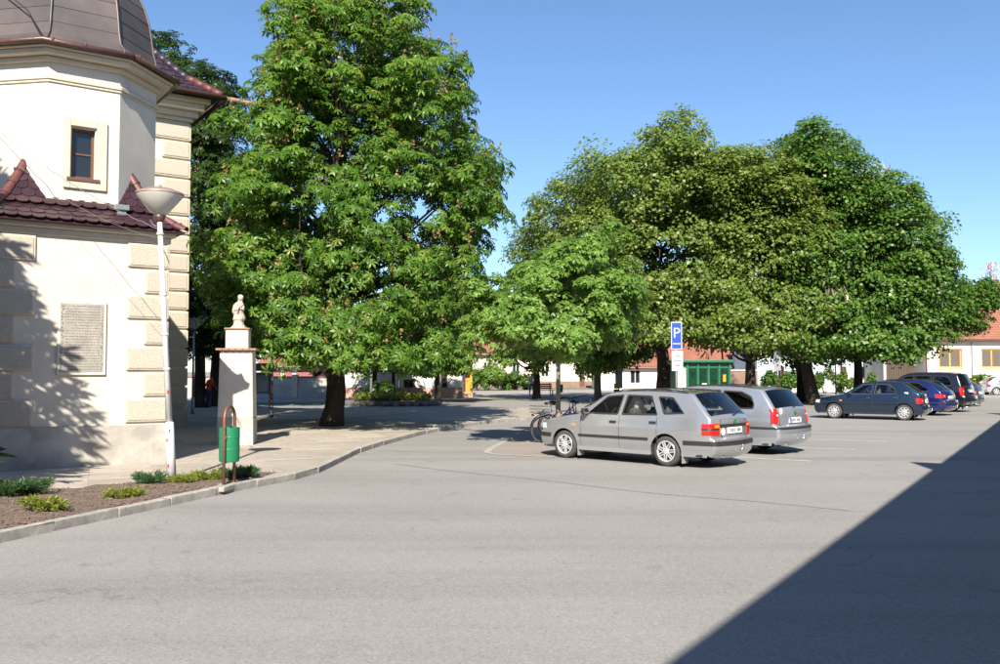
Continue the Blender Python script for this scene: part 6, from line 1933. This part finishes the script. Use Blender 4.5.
# green bin and bench on the far lawn
gb = empty('litter_bin', gp(560, 399.5), 0, 'small bright green bin on a post on the far lawn', 'litter bin')
MB().tube([(0, 0, -.03), (0, .0, 1.1)], .03, 8).build('post', M_DSTEEL, gb); MB().lathe([(0, .45), (.16, .45), (.19, .95), (.17, .95), (0, .5)], 16, c=(0, -.21, 0)).build('basket', M_BING, gb, sharp=40)
bn = empty('park_bench', gp(545.5, 396.5), R(24), 'dark park bench on the far lawn by the ball crowned tree', 'bench')
for k in range(4): MB().box((0, -.18 + .12 * k, .44), (1.3, .09, .035)).build('seat_slat', M_GATE, bn, bevel=.006)
for k in range(3): MB().box((0, .26 + .03 * k, .58 + .14 * k), (1.3, .03, .10)).build('back_slat', M_GATE, bn, bevel=.006)
for s in (-.5, .5):
    MB().box((s, -.12, .21), (.06, .06, .42)).build('leg', M_DSTEEL, bn); MB().bar((s, .17, 0), (s, .35, .95), .05, .05).build('leg', M_DSTEEL, bn)
# maypole beyond the cream house
mp = empty('maypole', at(993.5, 371, 82) * 1.0, 0, 'tall thin maypole with a ribboned little treetop above the red roof', 'maypole')
mp.location = (at(993.5, 371, 82).x, 82, 0)
mh = Z_(262, 82)
MB().tube([(0, 0, 0), (0, 0, mh)], [.12, .05], 10).build('pole', M_BARKL, mp, smooth=True)
rg = np.random.default_rng(12)
for ci, (cname, cc_) in enumerate((('red', (.6, .05, .06)), ('white', (.75, .72, .7)), ('blue', (.1, .3, .65)), ('pink', (.7, .35, .4)))):
    n = 20
    z = rg.uniform(-2.2, .1, n); r_ = .25 + .75 * rg.uniform(0, 1, n) * (.6 - z) / 2; a = rg.uniform(0, 6.28, n)
    p = np.stack([r_ * np.cos(a), r_ * np.sin(a), mh + z], 1)
    leaf_cloud('ribbons', leafmat('ribbon_' + cname, cc_, tuple(q * 1.15 for q in cc_), transl=.3), mp, p, rg.normal(size=(n, 3)) * .5 + np.array([[0, 0, -1]]), 'blade', .5, rg)
b = MB()
for k in range(16):
    z = -2.6 + 2.5 * k / 15; a = k * 2.4; l = (.3 - z) * .42
    b.tube([(0, 0, mh + z), (l * math.cos(a), l * math.sin(a), mh + z + .25 * l)], [.03, .01], 5)
b.build('boughs', M_BARKL, mp)['kind'] = 'stuff'

# ------------------------------------------------------------------ bicycles
M_SPOKE = mat('spoke', (.55, .55, .56), .3, metal=.9)
def bicycle(label, mframe, loc, rz, basket=False, saddlebag=None, lean=0.0):
    root = empty('bicycle', loc, rz, label, 'bicycle', 'bicycles at the young maple')
    root.rotation_euler = (lean, 0, rz)
    rw, wb = .335, 1.08
    for nm, x in (('rear_wheel', 0), ('front_wheel', wb)):
        e = empty('wheel', (x, 0, rw)); e.parent = root; e.rotation_euler = (R(90), 0, 0)
        MB().lathe([(rw - .018 + .018 * math.cos(t), .018 * math.sin(t)) for t in [k * math.pi / 4 for k in range(9)]], 40).build('tyre', M_TYRE, e, smooth=True)
        MB().lathe([(rw - .032, -.011), (rw - .046, -.009), (rw - .046, .009), (rw - .032, .011), (rw - .032, -.011)], 40).build('rim', M_SPOKE, e)
        b = MB()
        for k in range(28):
            a = 2 * math.pi * k / 28
            b.tube([(.015 * math.cos(a + .5), .015 * math.sin(a + .5), (.03 if k % 2 else -.03)), ((rw - .04) * math.cos(a), (rw - .04) * math.sin(a), 0)], .0022, 3, cap=False)
        b.lathe([(.02, -.04), (.02, .04)], 8)
        b.build('spokes', M_SPOKE, e)['kind'] = 'stuff'
    bb_ = (.44, 0, .30); st_ = (.30, 0, .78); ht = (.90, 0, .86); hb = (.94, 0, .68)
    f = MB()
    f.tube([(0, .05, rw), bb_], .010, 6); f.tube([(0, -.05, rw), bb_], .010, 6); f.tube([bb_, st_], .016, 8)
    f.tube([bb_, (.62, 0, .40), hb], .018, 8); f.tube([(.40, 0, .46), (.65, 0, .55), ht], .015, 8); f.tube([hb, ht], .019, 8)
    f.tube([(0, .05, rw), (.31, 0, .72)], .008, 6); f.tube([(0, -.05, rw), (.31, 0, .72)], .008, 6)
    f.build('frame', mframe, root, smooth=True)
    MB().tube([hb, (.965, .06, .58), (1.03, .055, .42), (wb, .05, rw)], .012, 6).tube([hb, (.965, -.06, .58), (1.03, -.055, .42), (wb, -.05, rw)], .012, 6).build('fork', mframe, root, smooth=True)
    MB().tube([st_, (.265, 0, .95)], .013, 8).build('seat_post', M_CHROME, root, smooth=True)
    sd = MB(); rows = []
    for (x, w_, z) in ((-.14, .07, 1.00), (-.10, .105, 1.01), (0, .09, .995), (.08, .035, .985), (.15, .02, .98)):
        rows.append([(.25 + x, -w_, z - .05), (.25 + x, -w_ * .8, z), (.25 + x, 0, z + .012), (.25 + x, w_ * .8, z), (.25 + x, w_, z - .05)])
    sd.grid(rows); sd.f.append((0, 1, 2, 3, 4)); sd.build('saddle', M_BLACK, root, smooth=True)
    hbz = 1.06
    MB().tube([ht, (.875, 0, hbz)], .014, 8).build('stem', M_CHROME, root, smooth=True)
    MB().tube([(.66, -.30, hbz - .02), (.76, -.29, hbz + .03), (.88, -.16, hbz + .05), (.89, 0, hbz), (.88, .16, hbz + .05), (.76, .29, hbz + .03), (.66, .30, hbz - .02)], .011, 8).build('handlebar', M_BLACK, root, smooth=True)
    for s in (-1, 1): MB().tube([(.77, s * .29, hbz + .025), (.65, s * .30, hbz - .02)], .017, 8).build('grip', M_BLACK, root)
    for nm, x in (('m', 0), ('m', wb)):
        rows = []
        for k in range(15):
            a = R(-10 + 175 * k / 14) if x == 0 else R(5 + 160 * k / 14)
            a = math.pi - a if x == 0 else a + R(20)
            rows.append([(x + (rw + .03) * math.cos(a), -.03, rw + (rw + .03) * math.sin(a)), (x + (rw + .042) * math.cos(a), 0, rw + (rw + .042) * math.sin(a)), (x + (rw + .03) * math.cos(a), .03, rw + (rw + .03) * math.sin(a))])
        MB().grid(rows).build('mudguard', M_BLACK, root, smooth=True)
    rk = MB()
    for y_ in (-.06, 0, .06): rk.tube([(.24, y_, .74), (-.25, y_, .74)], .006, 5)
    for x_ in (-.25, -.05, .15): rk.tube([(x_, -.065, .74), (x_, .065, .74)], .006, 5)
    for y_ in (-.07, .07): rk.tube([(-.02, y_, .74), (0, y_, rw)], .005, 5)
    rk.build('rack', M_SPOKE, root)
    if basket:
        bk_ = MB()
        for z in (.76, .84, .92): bk_.tube([(-.30, -.15, z), (.10, -.15, z), (.10, .15, z), (-.30, .15, z), (-.30, -.15, z)], .005, 4)
        for k in range(7):
            for y_ in (-.15, .15): bk_.tube([(-.30 + .4 * k / 6, y_, .75), (-.30 + .4 * k / 6, y_, .92)], .003, 3)
        bk_.build('wire_basket', M_SPOKE, root)
    MB().box((-.30, 0, .70), (.03, .09, .05)).build('rear_reflector', M_RED, root, bevel=.01)
    MB().box((1.03, 0, .93), (.06, .08, .07)).build('front_lamp', M_CHROME, root, bevel=.02)
    ck = MB().lathe([(.09, -.004), (.09, .004), (.02, .004)], 18, M=Matrix.Rotation(R(90), 3, 'X'), c=(bb_[0], -.06, bb_[2]))
    ck.bar((bb_[0], -.075, bb_[2]), (bb_[0] + .1, -.085, bb_[2] - .13), .018, .014); ck.bar((bb_[0], .075, bb_[2]), (bb_[0] - .1, .085, bb_[2] + .13), .018, .014)
    ck.box((bb_[0] + .1, -.13, bb_[2] - .13), (.08, .09, .022)); ck.box((bb_[0] - .1, .13, bb_[2] + .13), (.08, .09, .022))
    ck.build('cranks', M_BLACK, root)
    for s in (-1, 1): MB().lathe([(.018, -.006), (.018, .006), (0, .007)], 8, M=Matrix.Rotation(R(90), 3, 'X'), c=(rw * .5 * s, 0, rw + .12)).build('spoke_reflector', M_AMBER, root)
    return root
g0 = gp(541, 442.4); bicycle('dark purple bicycle with a wire rack basket, nearest the maple trunk', M_DKB, g0, R(36), basket=True, lean=R(4))
g1 = gp(549.5, 439.5); bicycle('bright pink bicycle leaning between two others behind the silver bonnet', M_PINKB, g1, R(38), lean=R(-5))
g2 = gp(567, 438.5); bicycle('red bicycle with swept black handlebar, farthest from the maple trunk', M_REDB, g2, R(44), lean=R(4))

# ------------------------------------------------------------------ people
M_SKIN = mat('skin', (.55, .33, .24), .6); M_HAIR = mat('dark_hair', (.04, .025, .018), .7)
def person(label, loc, rz, top, legs, bend=0.0, hair=M_HAIR, H=1.70, arm=.25):
    root = empty('person', loc, rz, label, 'person', None)
    v, e, r = [], [], []
    def add(p, rad, link=None):
        v.append(p); r.append(rad)
        if link is not None: e.append((link, len(v) - 1))
        return len(v) - 1
    cb, sb = math.cos(bend), math.sin(bend)
    hip = .90
    T = lambda x, y, z: (x, y * cb - (z - hip) * sb, hip + (z - hip) * cb + y * sb * 0)
    pel = add((0, 0, .92), .135)
    wa = add(T(0, 0, 1.08), .125, pel); chs = add(T(0, 0, 1.28), .150, wa); nk0 = add(T(0, 0, 1.43), .085, chs); nk = add(T(0, 0, 1.49), .052, nk0)
    hd0 = add(T(0, -.02, 1.56), .075, nk); hd1 = add(T(0, -.015, 1.63), .095, hd0); add(T(0, -.005, 1.69), .06, hd1)
    nose = add(T(0, -.115, 1.595), .014, hd1)
    for s in (-1, 1):
        sh_ = add(T(s * .17, 0, 1.38), .068, nk0); el = add(T(s * .24, -.02 - arm * .2, 1.12), .045, sh_); wr = add(T(s * .25, -.06 - arm, .93 + arm * .5), .030, el); pm = add(T(s * .25, -.08 - arm, .86 + arm * .5), .034, wr)
        for k in range(4): add(T(s * (.225 + .018 * k), -.10 - arm, .765 + arm * .5 + .008 * abs(k - 1.5)), .0095, pm)
        add(T(s * .205, -.12 - arm, .83 + arm * .5), .011, wr)
        add(T(s * .098, 0, 1.595), .018, hd1)
        hp2 = add((s * .09, 0, .84), .092, pel); kn = add((s * .11, -.02 + .05 * s, .48), .060, hp2); an = add((s * .12, .02 + .08 * s, .09), .042, kn); add((s * .125, -.12 + .08 * s, .035), .038, an)
    me = bpy.data.meshes.new('body'); me.from_pydata(v, e, [])
    o = bpy.data.objects.new('body', me); col.objects.link(o)
    o.modifiers.new('skin', 'SKIN'); sm = o.modifiers.new('sub', 'SUBSURF'); sm.levels = 1; sm.render_levels = 1
    for i, sv in enumerate(me.skin_vertices[0].data):
        sv.radius = (r[i], r[i] * (.72 if i in (0, 1, 2) else 1)); sv.use_root = (i == 0)
    bpy.context.view_layer.update()
    m2 = bpy.data.meshes.new_from_object(o.evaluated_get(bpy.context.evaluated_depsgraph_get()))
    bpy.data.objects.remove(o)
    for mm in (M_SKIN, top, legs, hair, M_BLACK): m2.materials.append(mm)
    for p in m2.polygons:
        c = p.center
        q = Vector((c.x, (c.y) * cb + (c.z - hip) * sb, hip + (c.z - hip) * cb - c.y * sb)) if c.z > hip - .1 or bend else c
        z = q.z
        if c.z < .10: k = 4
        elif c.z < .93 and abs(c.x) < .2 and z < .98: k = 2
        elif z > 1.60 or (z > 1.53 and q.y > .02 and abs(q.x) < .12): k = 3
        elif z > 1.455: k = 0
        elif abs(q.x) > .19 and z < 1.13: k = 0
        else: k = 1
        p.material_index = k; p.use_smooth = True
    b_ = obj('body', m2, root)
    b_.scale = (H / 1.75,) * 3
    return root
person('person in orange-red top and dark trousers stooping between the shaded trunks', gp(207.5, 408), R(60), mat('orange_red_top', (.55, .06, .02), .9), mat('navy_trousers', (.03, .035, .06), .9), bend=R(22))
person('person in white top and blue trousers by the ball crowned tree', gp(531.5, 396.5), R(150), mat('white_shirt', (.72, .68, .68), .9), mat('blue_trousers', (.06, .16, .42), .9))
